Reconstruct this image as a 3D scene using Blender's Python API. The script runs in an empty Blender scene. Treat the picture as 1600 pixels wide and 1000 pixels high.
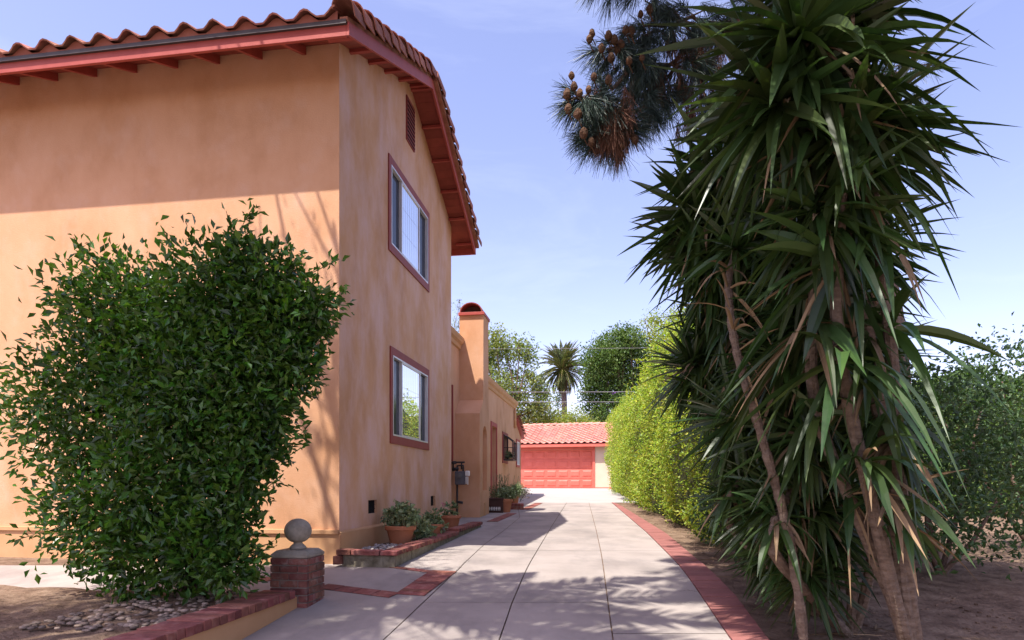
import bpy, math, random
import numpy as np
from mathutils import Matrix, Vector
random.seed(7); RNG = np.random.default_rng(11)
S = bpy.context.scene
COL = S.collection
R_ = lambda s: np.random.default_rng(s)
# ------------------------------------------------------------ camera, sky, sun
F = 1000.0; HY = 756.0                       # focal length and eye level, in pixels of a 1600 wide frame
cam = bpy.data.cameras.new('camera'); cam.sensor_width = 36; cam.lens = 36*F/1600
cam.shift_y = (HY-500)/1600; cam.clip_end = 3000; cam.clip_start = .05
co = bpy.data.objects.new('camera', cam); COL.objects.link(co)
co.location = (0, 0, 0); co.rotation_euler = (math.radians(90), 0, 0); S.camera = co
SUN = Vector((.314, .408, -1.0)).normalized()  # the way the light travels
ELEV = math.asin(-SUN.z); AZ = math.atan2(-SUN.x, -SUN.y)
w = bpy.data.worlds.new("World"); S.world = w; w.use_nodes = True
nt = w.node_tree; nt.nodes.clear()
sky = nt.nodes.new('ShaderNodeTexSky'); sky.sky_type = 'NISHITA'; sky.sun_disc = False
sky.sun_elevation = ELEV; sky.sun_rotation = AZ; sky.air_density = 1.0; sky.dust_density = 1.6; sky.ozone_density = 2.0
bg = nt.nodes.new('ShaderNodeBackground'); bg.inputs[1].default_value = .15
out = nt.nodes.new('ShaderNodeOutputWorld')
tint = nt.nodes.new('ShaderNodeMix'); tint.data_type = 'RGBA'; tint.blend_type = 'MULTIPLY'; tint.inputs[0].default_value = 1
tint.inputs[7].default_value = (1.28, 1.01, 1.09, 1)
nt.links.new(sky.outputs[0], tint.inputs[6])
tcw = nt.nodes.new('ShaderNodeTexCoord'); mpw = nt.nodes.new('ShaderNodeMapping'); mpw.inputs['Scale'].default_value = (1.2, 1.2, 5); mpw.inputs['Rotation'].default_value = (.3, .2, 0)
nw_ = nt.nodes.new('ShaderNodeTexNoise'); nw_.inputs['Scale'].default_value = 1.8; nw_.inputs['Detail'].default_value = 9; nw_.inputs['Roughness'].default_value = .62; nw_.inputs['Distortion'].default_value = .6
mrw = nt.nodes.new('ShaderNodeMapRange'); mrw.inputs[1].default_value = .48; mrw.inputs[2].default_value = .80; mrw.inputs[4].default_value = .16
mxw = nt.nodes.new('ShaderNodeMix'); mxw.data_type = 'RGBA'; mxw.inputs[7].default_value = (5.0, 5.3, 6.0, 1)
for a_, b_ in ((tcw.outputs['Generated'], mpw.inputs[0]), (mpw.outputs[0], nw_.inputs['Vector']), (nw_.outputs[0], mrw.inputs[0]), (mrw.outputs[0], mxw.inputs[0]), (tint.outputs[2], mxw.inputs[6]), (mxw.outputs[2], bg.inputs[0])): nt.links.new(a_, b_); nt.links.new(bg.outputs[0], out.inputs[0])
sl = bpy.data.lights.new('sun', 'SUN'); sl.energy = 4.3; sl.angle = math.radians(.53); sl.color = (1, .94, .86)
so = bpy.data.objects.new('sun', sl); COL.objects.link(so); so.rotation_euler = SUN.to_track_quat('-Z', 'Y').to_euler(); so.location = (-3, -4, 12)
S.view_settings.view_transform = 'Standard'; S.view_settings.look = 'None'; S.view_settings.gamma = 1
S.view_settings.exposure = 1.02
S.cycles.max_bounces = 8; S.cycles.transparent_max_bounces = 12

# ------------------------------------------------------------ frames
TH = math.radians(8.53)
U = np.array([math.sin(TH), math.cos(TH), 0]); W = np.array([math.cos(TH), -math.sin(TH), 0])
C0 = np.array([-2.052, 7.6, 0.])
def H2W(P):                                  # house frame (b outward, a away, z) -> world
    P = np.asarray(P, float); return C0 + P[..., :1]*W + P[..., 1:2]*U + P[..., 2:3]*np.array([0, 0, 1.])
TG = math.radians(14)
G0 = np.array([5.14, 33.0, 0]); UG = np.array([math.sin(TG), math.cos(TG), 0]); WG = np.array([math.cos(TG), -math.sin(TG), 0])
def G2W(P):
    P = np.asarray(P, float); return G0 + P[..., :1]*WG + P[..., 1:2]*UG + P[..., 2:3]*np.array([0, 0, 1.])
IDN = lambda P: np.asarray(P, float)
_gy = np.arange(-40, 60, .25)
_gz = np.interp(_gy, [-40, 0, 4.9, 7.3, 12.3, 20.3, 33, 60], [-2.6, -1.5, -1.18, -.96, -.825, -.60, -.235, -.235])
_gz = np.convolve(np.pad(_gz, 2, 'edge'), np.ones(5)/5, 'valid')
def g(y): return np.interp(y, _gy, _gz)
_sy = np.arange(1.5, 60, .01)
def unp(px, py):                             # ground point seen at a pixel
    d = (HY-py)/F*_sy - g(_sy); i = int(np.argmax(d <= 0)) if (d <= 0).any() else len(_sy)-1
    y = _sy[i]; return np.array([(px-800)/F*y, y, g(y)])
def at(px, py, Y): return np.array([(px-800)/F*Y, Y, (HY-py)/F*Y])

# ------------------------------------------------------------ mesh builder
class MB:
    def __init__(s): s.V = []; s.F = []; s.R = []; s.n = 0
    def add(s, V, F, rnd=None):
        V = np.asarray(V, float); s.V.append(V)
        rr = random.random() if rnd is None else rnd
        if isinstance(F, np.ndarray): s.F.append(F+s.n); s.R.append(np.full(len(F), rr) if np.isscalar(rr) else rr)
        else:
            for k in (3, 4):
                q = [f for f in F if len(f) == k]
                if q: s.F.append(np.array(q)+s.n); s.R.append(np.full(len(q), rr))
            for f in F:
                if len(f) > 4: s.F.append(np.array([f])+s.n); s.R.append(np.full(1, rr))
        s.n += len(V)
    def box(s, x0, x1, y0, y1, z0, z1, rnd=None):
        V = [(x, y, z) for z in (z0, z1) for y in (y0, y1) for x in (x0, x1)]
        s.add(V, [(0, 2, 3, 1), (4, 5, 7, 6), (0, 1, 5, 4), (2, 6, 7, 3), (0, 4, 6, 2), (1, 3, 7, 5)], rnd)
    def hexa(s, b4, t4, rnd=None):           # bottom four, top four (same winding)
        V = list(b4)+list(t4)
        s.add(V, [(3, 2, 1, 0), (4, 5, 6, 7), (0, 1, 5, 4), (1, 2, 6, 5), (2, 3, 7, 6), (3, 0, 4, 7)], rnd)
    def bar(s, p, q, wd, ht, up=(0, 0, 1), rnd=None):
        p = np.array(p, float); q = np.array(q, float); d = q-p; d /= np.linalg.norm(d)
        x = np.cross(d, up); x /= np.linalg.norm(x); z = np.cross(x, d)
        c = [(-wd/2, -ht/2), (wd/2, -ht/2), (wd/2, ht/2), (-wd/2, ht/2)]
        s.hexa([p+x*a+z*b for a, b in c], [q+x*a+z*b for a, b in c], rnd)
    def prism(s, poly, vec, rnd=None):
        n = len(poly); P = np.array(poly, float); Q = P+np.array(vec, float)
        F = [tuple(range(n))[::-1], tuple(range(n, 2*n))]+[(i, (i+1) % n, (i+1) % n+n, i+n) for i in range(n)]
        s.add(np.vstack([P, Q]), F, rnd)
    def tube(s, pts, rad, k=8, rnd=None, jit=0):
        pts = np.array(pts, float); n = len(pts); rad = np.full(n, rad) if np.isscalar(rad) else np.array(rad)
        V = []; ref = np.array([.3, .9, .1])
        for i in range(n):
            d = pts[min(i+1, n-1)]-pts[max(i-1, 0)]; d /= np.linalg.norm(d)+1e-9
            x = np.cross(d, ref); x /= np.linalg.norm(x)+1e-9; y = np.cross(d, x)
            for j in range(k):
                t = 2*math.pi*j/k; r = rad[i]*(1+random.uniform(-jit, jit)); V.append(pts[i]+r*(x*math.cos(t)+y*math.sin(t)))
        F = [(i*k+j, i*k+(j+1) % k, (i+1)*k+(j+1) % k, (i+1)*k+j) for i in range(n-1) for j in range(k)]
        F += [tuple(range(k))[::-1], tuple(range((n-1)*k, n*k))]
        s.add(V, F, rnd)
    def lathe(s, prof, c, k=24, rnd=None, jit=0):
        c = np.array(c, float); V = []
        for r, z in prof:
            for j in range(k):
                t = 2*math.pi*j/k; rr = r*(1+random.uniform(-jit, jit)); V.append(c+np.array([rr*math.cos(t), rr*math.sin(t), z]))
        n = len(prof)
        F = [(i*k+j, i*k+(j+1) % k, (i+1)*k+(j+1) % k, (i+1)*k+j) for i in range(n-1) for j in range(k)]
        F += [tuple(range(k))[::-1], tuple(range((n-1)*k, n*k))]
        s.add(V, F, rnd)
    def build(s, name, mat, parent=None, conv=IDN, smooth=False, bevel=0, world=False):
        V = conv(np.vstack(s.V))
        root = parent
        while root is not None and root.type != 'EMPTY' and root.parent: root = root.parent
        if root is not None and root.type == 'EMPTY':
            M = np.array(ROOTINV[root.name]); V = V@M[:3, :3].T+M[:3, 3]
            org = None
        elif root is None and not world:      # a thing that is one mesh: origin at its base
            org = np.array([(V[:, 0].min()+V[:, 0].max())/2, (V[:, 1].min()+V[:, 1].max())/2, V[:, 2].min()]); V = V-org
        else: org = None
        me = bpy.data.meshes.new(name)
        tot = sum(len(f) for f in s.F); lp = np.concatenate([f.ravel() for f in s.F]); lt = np.concatenate([np.full(len(f), f.shape[1]) for f in s.F])
        me.vertices.add(len(V)); me.vertices.foreach_set('co', V.astype(np.float32).ravel())
        me.loops.add(len(lp)); me.loops.foreach_set('vertex_index', lp.astype(np.int32))
        me.polygons.add(tot); ls = np.concatenate([[0], np.cumsum(lt)[:-1]])
        me.polygons.foreach_set('loop_start', ls.astype(np.int32))
        me.update(calc_edges=True)
        at_ = me.attributes.new('rnd', 'FLOAT', 'FACE'); at_.data.foreach_set('value', np.concatenate(s.R).astype(np.float32))
        me.polygons.foreach_set('use_smooth', np.full(tot, bool(smooth)))
        me.validate(); me.materials.append(mat)
        o = bpy.data.objects.new(name, me); COL.objects.link(o)
        if parent is not None: o.parent = parent
        elif org is not None: o.location = org
        if bevel:
            b = o.modifiers.new('bevel', 'BEVEL'); b.width = bevel; b.segments = 2; b.limit_method = 'ANGLE'
        return o
ROOTINV = {}
def thing(name, label, cat, loc, rz=0, group=None):
    o = bpy.data.objects.new(name, None); COL.objects.link(o); o.empty_display_size = .2
    o.location = loc; o.rotation_euler = (0, 0, rz)
    ROOTINV[o.name] = (Matrix.Translation(Vector(loc)) @ Matrix.Rotation(rz, 4, 'Z')).inverted()
    tag(o, label, cat, group); return o
def tag(o, label=None, cat=None, group=None, kind=None):
    if label: o['label'] = label
    if cat: o['category'] = cat
    if group: o['group'] = group
    if kind: o['kind'] = kind
    return o
def struct(o): o['kind'] = 'structure'; return o

# ------------------------------------------------------------ materials
def mat(name, cols, scale=4, rough=.8, bump=0, bscale=60, stretch=(1, 1, 1), rnd=0, hue=0, transl=None, metal=0, spec=.3, detail=6, wave=None, layer2=None, bdist=.01):
    m = bpy.data.materials.new(name); m.use_nodes = True; t = m.node_tree; N = t.nodes; L = t.links
    p = N['Principled BSDF']; p.inputs['Roughness'].default_value = rough; p.inputs['Metallic'].default_value = metal
    p.inputs['Specular IOR Level'].default_value = spec
    tc = N.new('ShaderNodeTexCoord'); mp = N.new('ShaderNodeMapping'); mp.inputs['Scale'].default_value = stretch
    L.new(tc.outputs['Object'], mp.inputs[0])
    no = N.new('ShaderNodeTexNoise'); no.inputs['Scale'].default_value = scale; no.inputs['Detail'].default_value = detail; no.inputs['Roughness'].default_value = .6
    L.new(mp.outputs[0], no.inputs['Vector'])
    cr = N.new('ShaderNodeValToRGB'); e = cr.color_ramp.elements
    while len(e) < len(cols): e.new(.5)
    for i, c in enumerate(cols):
        e[i].position = .3+.4*i/max(1, len(cols)-1); e[i].color = (*c, 1)
    L.new(no.outputs[0], cr.inputs[0]); colr = cr.outputs[0]
    if layer2:                                # second noise layer: (colour, scale, stretch, low, high, amount)
        c2, sc2, st2, lo, hi, am = layer2
        mp2 = N.new('ShaderNodeMapping'); mp2.inputs['Scale'].default_value = st2; mp2.inputs['Location'].default_value = (3.1, 7.7, 1.3)
        L.new(tc.outputs['Object'], mp2.inputs[0])
        n2 = N.new('ShaderNodeTexNoise'); n2.inputs['Scale'].default_value = sc2; n2.inputs['Detail'].default_value = 8; n2.inputs['Roughness'].default_value = .65
        L.new(mp2.outputs[0], n2.inputs['Vector'])
        mr = N.new('ShaderNodeMapRange'); mr.inputs[1].default_value = lo; mr.inputs[2].default_value = hi; mr.inputs[4].default_value = am
        L.new(n2.outputs[0], mr.inputs[0])
        mx = N.new('ShaderNodeMix'); mx.data_type = 'RGBA'; L.new(mr.outputs[0], mx.inputs[0]); L.new(colr, mx.inputs[6]); mx.inputs[7].default_value = (*c2, 1)
        colr = mx.outputs[2]
    if rnd or hue:
        a = N.new('ShaderNodeAttribute'); a.attribute_name = 'rnd'
        hs = N.new('ShaderNodeHueSaturation')
        m1 = N.new('ShaderNodeMapRange'); m1.inputs[3].default_value = 1-rnd; m1.inputs[4].default_value = 1+rnd
        L.new(a.outputs['Fac'], m1.inputs[0]); L.new(m1.outputs[0], hs.inputs['Value'])
        if hue:
            mm = N.new('ShaderNodeMath'); mm.operation = 'MULTIPLY'; mm.inputs[1].default_value = 7.31
            fr = N.new('ShaderNodeMath'); fr.operation = 'FRACT'; L.new(a.outputs['Fac'], mm.inputs[0]); L.new(mm.outputs[0], fr.inputs[0])
            m2 = N.new('ShaderNodeMapRange'); m2.inputs[3].default_value = .5-hue; m2.inputs[4].default_value = .5+hue
            L.new(fr.outputs[0], m2.inputs[0]); L.new(m2.outputs[0], hs.inputs['Hue'])
        L.new(colr, hs.inputs['Color']); colr = hs.outputs[0]
    L.new(colr, p.inputs['Base Color'])
    if bump:
        nb = N.new('ShaderNodeTexNoise'); nb.inputs['Scale'].default_value = bscale; nb.inputs['Detail'].default_value = 5
        L.new(tc.outputs['Object'], nb.inputs['Vector'])
        bp = N.new('ShaderNodeBump'); bp.inputs['Strength'].default_value = bump; bp.inputs['Distance'].default_value = bdist
        L.new(nb.outputs[0], bp.inputs['Height']); L.new(bp.outputs[0], p.inputs['Normal'])
    if transl:
        tr = N.new('ShaderNodeBsdfTranslucent'); ms = N.new('ShaderNodeMixShader'); ms.inputs[0].default_value = transl
        sc = N.new('ShaderNodeMix'); sc.data_type = 'RGBA'; sc.blend_type = 'MULTIPLY'; sc.inputs[0].default_value = 1; sc.inputs[7].default_value = (1.5, 1.6, .6, 1)
        L.new(colr, sc.inputs[6]); L.new(sc.outputs[2], tr.inputs[0])
        L.new(p.outputs[0], ms.inputs[1]); L.new(tr.outputs[0], ms.inputs[2]); L.new(ms.outputs[0], N['Material Output'].inputs[0])
    return m
def glassy(name, col, refl, rough=.0):
    m = bpy.data.materials.new(name); m.use_nodes = True; t = m.node_tree; N = t.nodes; L = t.links
    p = N['Principled BSDF']; p.inputs['Base Color'].default_value = (*col, 1); p.inputs['Roughness'].default_value = .6; p.inputs['Specular IOR Level'].default_value = .05
    gl = N.new('ShaderNodeBsdfGlossy'); gl.inputs['Roughness'].default_value = rough; gl.inputs['Color'].default_value = (.95, .97, 1, 1)
    nb = N.new('ShaderNodeTexNoise'); nb.inputs['Scale'].default_value = 1.5; bp = N.new('ShaderNodeBump'); bp.inputs['Strength'].default_value = .08; bp.inputs['Distance'].default_value = .02
    L.new(nb.outputs[0], bp.inputs['Height']); L.new(bp.outputs[0], gl.inputs['Normal'])
    ms = N.new('ShaderNodeMixShader'); ms.inputs[0].default_value = refl
    L.new(p.outputs[0], ms.inputs[1]); L.new(gl.outputs[0], ms.inputs[2]); L.new(ms.outputs[0], N['Material Output'].inputs[0]); return m

STUCCO = mat('stucco', [(.50, .262, .135), (.585, .325, .185), (.63, .365, .22)], scale=1.5, rough=.92, bump=.45, bscale=55, stretch=(1, 1, .7), layer2=((.62, .40, .29), 2.2, (1.3, 1.3, .9), .5, .75, .5), bdist=.007, spec=.15, detail=9)
STUCCOW = mat('weathered_brightened_stucco', [(.52, .275, .145), (.60, .33, .18), (.64, .37, .22)], scale=1.6, rough=.92, bump=.45, bscale=55, stretch=(1, 1, .5), layer2=((.76, .57, .57), 1.5, (1.5, 1.5, .8), .40, .76, .55), bdist=.007, spec=.15, detail=9)  # pale weathering patches, with extra paleness painted in to brighten the shaded side
STUCCO2 = mat('stucco_ochre', [(.50, .275, .135), (.57, .33, .175)], scale=3, rough=.92, bump=.3, bscale=45, bdist=.005, spec=.15)
CONC2 = mat('pale_concrete', [(.33, .305, .29), (.39, .36, .34)], scale=1.3, rough=.9, bump=.3, bscale=90, bdist=.004, layer2=((.30, .28, .27), 2.2, (1, .6, 1), .55, .8, .5), spec=.2, detail=10)
STUCCO3 = mat('stucco_pale', [(.60, .46, .34), (.66, .52, .40)], scale=2, rough=.9, bump=.2, bscale=50, bdist=.004, spec=.15)
TRIM = mat('red_trim', [(.245, .05, .04), (.29, .062, .05)], scale=5, rough=.6, bump=.1, bscale=40)
TRIML = mat('red_fascia', [(.33, .058, .045), (.40, .08, .062)], scale=5, rough=.55, bump=.1, bscale=40)
SOFFIT = mat('soffit_boards', [(.22, .045, .03), (.29, .062, .042)], scale=6, rough=.7, rnd=.15)
TILE = mat('clay_tile', [(.24, .085, .06), (.33, .125, .085), (.40, .18, .13)], scale=7, rough=.85, bump=.3, bscale=60, rnd=.22, hue=.008)
TILEG = mat('painted_tile', [(.46, .19, .145), (.56, .25, .20)], scale=6, rough=.8, rnd=.14, hue=.006)
BIRD = mat('tile_filler', [(.30, .10, .07), (.36, .13, .09)], scale=9, rough=.9)
DARKM = mat('drip_edge', [(.05, .04, .04), (.07, .055, .055)], scale=9, rough=.5)
CORAL = mat('coral_door', [(.58, .12, .085), (.67, .155, .115)], scale=3, rough=.5, bump=.05)
ALU = mat('aluminium', [(.62, .60, .60), (.72, .70, .70)], scale=8, rough=.35, metal=.3)
MUNT = mat('muntin_grey', [(.35, .35, .40), (.42, .42, .46)], scale=8, rough=.5)
BLACKM = mat('black_metal', [(.02, .02, .022), (.04, .04, .042)], scale=8, rough=.4)
DARK = mat('dark_void', [(.008, .008, .009), (.015, .014, .014)], scale=8, rough=.9)
SCREEN = glassy('screened_glass', (.012, .018, .035), .12, .06)
GLASS = glassy('window_glass', (.10, .10, .11), .86, .0)
GLASS2 = glassy('clear_glass', (.05, .05, .05), .3, .0)
BLIND = mat('blinds', [(.5, .48, .45), (.6, .58, .55)], scale=5)
CONC = mat('concrete', [(.262, .228, .205), (.318, .278, .25), (.358, .314, .284)], scale=1.3, rough=.9, bump=.45, bscale=90, bdist=.004, rnd=.035, layer2=((.15, .135, .13), 1.9, (1, .6, 1), .47, .75, .6), spec=.2, detail=10)
CAPC = mat('cast_stone', [(.21, .18, .14), (.33, .285, .225), (.40, .35, .28)], scale=9, rough=.92, bump=.5, bscale=70)
BRICK = mat('brick', [(.14, .05, .04), (.22, .075, .058), (.29, .14, .11)], scale=11, rough=.9, bump=.5, bscale=70, rnd=.3, hue=.012)
CRACK = mat('crack_dirt', [(.07, .06, .05), (.12, .10, .09)], scale=12)
BRICKW = mat('weathered_brick', [(.13, .048, .036), (.20, .075, .055), (.26, .12, .09)], scale=11, rough=.95, bump=.7, bscale=60, rnd=.35, hue=.015, layer2=((.30, .26, .22), 14, (1, 1, 1), .5, .7, .6))
BRICKP = mat('red_painted_brick', [(.24, .092, .080), (.30, .125, .108)], scale=7, rough=.8, bump=.4, bscale=80, rnd=.12)
DARKMORT = mat('dark_mortar', [(.07, .055, .05), (.12, .10, .09)], scale=12, rough=.95)
MORTAR = mat('mortar', [(.20, .17, .145), (.27, .235, .20)], scale=12, rough=.95, bump=.5)
RENDER = mat('rough_block', [(.13, .11, .07), (.23, .20, .14), (.30, .27, .20)], scale=10, rough=.95, bump=.8, bscale=40)
SOIL = mat('soil', [(.085, .055, .038), (.17, .115, .08), (.25, .18, .125)], scale=5, rough=1, bump=.9, bscale=25, bdist=.03, detail=12, spec=.1)
TERRA = mat('terracotta', [(.40, .15, .075), (.46, .19, .10)], scale=7, rough=.8, bump=.15, layer2=((.42, .30, .22), 5, (1, 1, 1), .6, .8, .5))
PEBBLE = mat('pebbles', [(.30, .27, .25), (.45, .42, .40)], scale=3, rough=.8, rnd=.35)
LEAF_B = mat('glossy_leaf', [(.03, .075, .012), (.075, .16, .022)], scale=2.5, rough=.3, rnd=.55, hue=.025, transl=.35, spec=.5)
LEAF_H = mat('hedge_leaf', [(.17, .26, .03), (.29, .37, .05), (.42, .45, .085)], scale=2.6, rough=.45, rnd=.5, hue=.04, transl=.4, spec=.4)
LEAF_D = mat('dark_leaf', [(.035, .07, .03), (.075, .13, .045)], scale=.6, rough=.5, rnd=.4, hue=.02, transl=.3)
LEAF_T = mat('tree_leaf', [(.075, .15, .035), (.16, .235, .06)], scale=.5, rough=.5, rnd=.45, hue=.02, transl=.35)
LEAF_K = mat('dense_tree_leaf', [(.05, .105, .025), (.12, .185, .045)], scale=.7, rough=.5, rnd=.5, hue=.02, transl=.3)
LEAF_A = mat('airy_leaf', [(.13, .195, .055), (.25, .29, .095)], scale=.5, rough=.5, rnd=.4, hue=.03, transl=.35)
LEAF_Y = mat('yellow_green_leaf', [(.20, .26, .05), (.30, .33, .08)], scale=.8, rough=.5, rnd=.35, hue=.03, transl=.4)
YUC = mat('yucca_leaf', [(.026, .052, .015), (.048, .085, .02)], scale=2, rough=.38, rnd=.45, hue=.025, transl=.18, spec=.45)
YUCD = mat('dead_yucca_leaf', [(.16, .10, .05), (.26, .18, .10)], scale=4, rough=.8, rnd=.3)
BARK = mat('bark', [(.09, .055, .04), (.19, .13, .095)], scale=9, rough=.95, bump=1, bscale=30, stretch=(1, 1, .3), bdist=.02)
BARKY = mat('yucca_bark', [(.09, .06, .042), (.20, .145, .105)], scale=14, rough=.95, bump=1, bscale=30, stretch=(1, 1, 2.5), bdist=.02)
NEED = mat('needles', [(.030, .055, .048), (.055, .085, .065)], scale=2, rough=.45, rnd=.4, hue=.03, spec=.4)
NEEDD = mat('dead_needles', [(.15, .065, .04), (.20, .10, .06)], scale=2, rough=.8, rnd=.4)
CONE = mat('cone', [(.055, .026, .013), (.12, .058, .026)], scale=30, rough=.8, bump=.6, bscale=60, rnd=.25)
PALM = mat('palm_leaf', [(.07, .10, .035), (.14, .16, .06)], scale=.7, rough=.45, rnd=.3, hue=.015, transl=.15)
SUCC = mat('succulent', [(.13, .20, .12), (.27, .32, .15)], scale=9, rough=.55, rnd=.4, hue=.04, transl=.15)
WHITE = mat('white_paint', [(.7, .68, .64), (.78, .76, .72)], scale=5, rough=.6)
GREYM = mat('grey_meter', [(.07, .07, .08), (.13, .13, .14)], scale=6, rough=.5)
WIRE = mat('wire', [(.25, .24, .27), (.3, .3, .33)], scale=3)
PURP = mat('petal', [(.20, .07, .45), (.30, .12, .55)], scale=3, rnd=.3, transl=.2)
PINK = mat('pink_petal', [(.6, .25, .28), (.7, .4, .4)], scale=3, rnd=.3)

# ------------------------------------------------------------ foliage helpers
def unit(v): return v/(np.linalg.norm(v, axis=-1, keepdims=True)+1e-9)
def leaves(mb, P, size, up=.35, asp=.42, out=None, outw=.6, rng=RNG):
    n = len(P); d = rng.normal(size=(n, 3))
    if out is not None: d = d*.8+out*outw*1.6
    d = unit(d); nrm = unit(rng.normal(size=(n, 3))+np.array([0, 0, up*3])+(out*1.0 if out is not None else 0))
    s = unit(np.cross(d, nrm)); nn = np.cross(s, d)
    L = (size*rng.uniform(.6, 1.3, n))[:, None]
    a = P; m = P+d*L*.5; tip = P+d*L-nn*L*.12
    l = m+s*L*asp*.5+nn*L*.10; r = m-s*L*asp*.5+nn*L*.10
    V = np.stack([a, l, tip, r], 1).reshape(-1, 3); i = np.arange(n)*4
    F_ = np.stack([np.stack([i, i+1, i+2], 1), np.stack([i, i+2, i+3], 1)], 1).reshape(-1, 3)
    mb.add(V, F_, np.repeat(rng.random(n), 2))
def blobpts(blobs, n, shell=.55, rng=RNG, squash=1):
    vol = np.array([b[3]**2 for b in blobs]); k = rng.choice(len(blobs), n, p=vol/vol.sum())
    c = np.array([b[:3] for b in blobs])[k]; r = np.array([b[3] for b in blobs])[k]
    d = unit(rng.normal(size=(n, 3))); rr = r*(shell+(1-shell)*rng.random(n)**.7)*(1+.12*rng.normal(size=n))
    P = c+d*rr[:, None]*np.array([1, 1, squash]); return P, d
def rosette(mb, c, axis, n, L, wd, lo=10, hi=125, droop=.25, rng=RNG, K=7):
    axis = unit(np.array(axis, float)); x = unit(np.cross(axis, [.2, .3, .93])); y = np.cross(axis, x)
    th = np.radians(lo+(hi-lo)*np.sqrt(rng.random(n))); ph = rng.random(n)*2*math.pi+np.arange(n)*2.4
    d = np.cos(th)[:, None]*axis+np.sin(th)[:, None]*(np.cos(ph)[:, None]*x+np.sin(ph)[:, None]*y)
    s = unit(np.cross(d, np.array([0, 0, 1.])+rng.normal(size=(n, 3))*.35)); nn = np.cross(s, d); nn *= np.sign(nn[:, 2:3]+1e-6)
    Ln = L*rng.uniform(.72, 1.15, n); t = np.linspace(0, 1, K)
    prof = np.interp(t, [0, .12, .4, .7, .9, 1], [.55, .6, 1, .72, .28, .02])
    dr = droop*rng.uniform(.3, 1.6, n)*(1-np.abs(d[:, 2])*.6)
    P = c+d[:, None, :]*(Ln[:, None]*t)[:, :, None]*1.0
    P[:, :, 2] -= (dr*Ln)[:, None]*t**2.2
    ww = (wd*rng.uniform(.8, 1.15, n))[:, None, None]*prof[None, :, None]/2
    l = P+s[:, None]*ww+nn[:, None]*ww*.5; r = P-s[:, None]*ww+nn[:, None]*ww*.5
    V = np.stack([l, P, r], 2).reshape(-1, 3)
    b = (np.arange(n)*K*3)[:, None, None]+(np.arange(K-1)*3)[None, :, None]+np.array([0, 1])[None, None, :]
    b = b.reshape(-1); F_ = np.stack([b, b+1, b+4, b+3], 1)
    mb.add(V, F_, np.repeat(rng.random(n), (K-1)*2))
def tuft(mb, c, d0, n, L, wd, spread=.5, grav=.25, rng=RNG, stem=.12):
    d = unit(np.array(d0, float)+rng.normal(size=(n, 3))*spread)
    base = np.array(c)+np.array(d0)*(rng.random(n)-.5)[:, None]*stem+rng.normal(size=(n, 3))*.012
    Ln = (L*rng.uniform(.7, 1.1, n))[:, None]; s = unit(np.cross(d, rng.normal(size=(n, 3))))*wd/2
    m = base+d*Ln*.5; m[:, 2] -= grav*Ln[:, 0]*.2; e = base+d*Ln; e[:, 2] -= grav*Ln[:, 0]*.75
    V = np.stack([base-s, base+s, m-s, m+s, e-s*.4, e+s*.4], 1).reshape(-1, 3); i = np.arange(n)*6
    F_ = np.concatenate([np.stack([i, i+1, i+3, i+2], 1), np.stack([i+2, i+3, i+5, i+4], 1)])
    r = rng.random(n); mb.add(V, F_, np.concatenate([r, r]))
def frond(mb, mr, p0, az, el, L, nl=36, lw=.03, ll=.35, curve=1.1, rng=RNG):
    K = 14; pts = [np.array(p0, float)]; e = el
    for i in range(K):
        d = np.array([math.cos(az)*math.cos(e), math.sin(az)*math.cos(e), math.sin(e)]); pts.append(pts[-1]+d*L/K); e -= curve/K*(1+i*.06)
    pts = np.array(pts); mr.tube(pts, np.linspace(L*.014, L*.003, K+1), 5)
    t = np.linspace(.1, 1, nl); idx = t*K; i0 = np.minimum(idx.astype(int), K-1); fr = (idx-i0)[:, None]
    P = pts[i0]*(1-fr)+pts[i0+1]*fr; T = unit(pts[i0+1]-pts[i0]); side = unit(np.cross(T, [0, 0, 1.]))
    up = np.cross(side, T)
    for sg in (-1, 1):
        d = unit(T*.65+sg*side*.8+up*.25+rng.normal(size=P.shape)*.08); l = (ll*np.sin(np.clip(t*1.02, .0, 1)*math.pi*.92+.18))[:, None]
        w_ = unit(np.cross(d, side*sg+up))*lw/2; m = P+d*l*.5; e_ = P+d*l-np.array([0, 0, 1.])*l*.15
        V = np.stack([P-w_*.5, P+w_*.5, m-w_, m+w_, e_], 1).reshape(-1, 3); k = np.arange(len(P))*5
        mb.add(V, np.stack([k, k+1, k+3, k+2], 1), rng.random(len(P))); 
        mb.F.append(np.stack([k+2, k+3, k+4], 1)+mb.n-len(V)); mb.R.append(rng.random(len(P)))

# ------------------------------------------------------------ ground and paving
m = MB(); ys = np.concatenate([np.arange(-40, 40, .25), [45, 60, 100, 200, 500, 1500]]); xs = np.array([-800, -60, -12, -6, -3, -1, 0, 1, 2, 3, 4, 6, 12, 60, 800.])
V = np.array([[x, y, float(g(y))-.010+(0 if y < 45 else 0)] for y in ys for x in xs]); nx = len(xs)
Fq = np.array([(j*nx+i, j*nx+i+1, (j+1)*nx+i+1, (j+1)*nx+i) for j in range(len(ys)-1) for i in range(nx-1)])
m.add(V, Fq, .5); struct(m.build('ground', SOIL, world=True))
def curve(pp):
    Q = np.array([unp(*p) for p in pp]); Q = Q[np.argsort(Q[:, 1])]
    return lambda y: np.interp(y, Q[:, 1], Q[:, 0]) + np.where(y < Q[0, 1], (y-Q[0, 1])*(Q[1, 0]-Q[0, 0])/(Q[1, 1]-Q[0, 1]), 0)
A_ = curve([(602, 998), (716, 891), (758, 850), (784, 832), (812, 809)])
B_ = curve([(781, 998), (800, 943), (863, 821), (886, 785)])
C_ = curve([(957.5, 998), (945.7, 910.6), (939, 863), (931, 826.6), (920, 784.6)])
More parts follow.
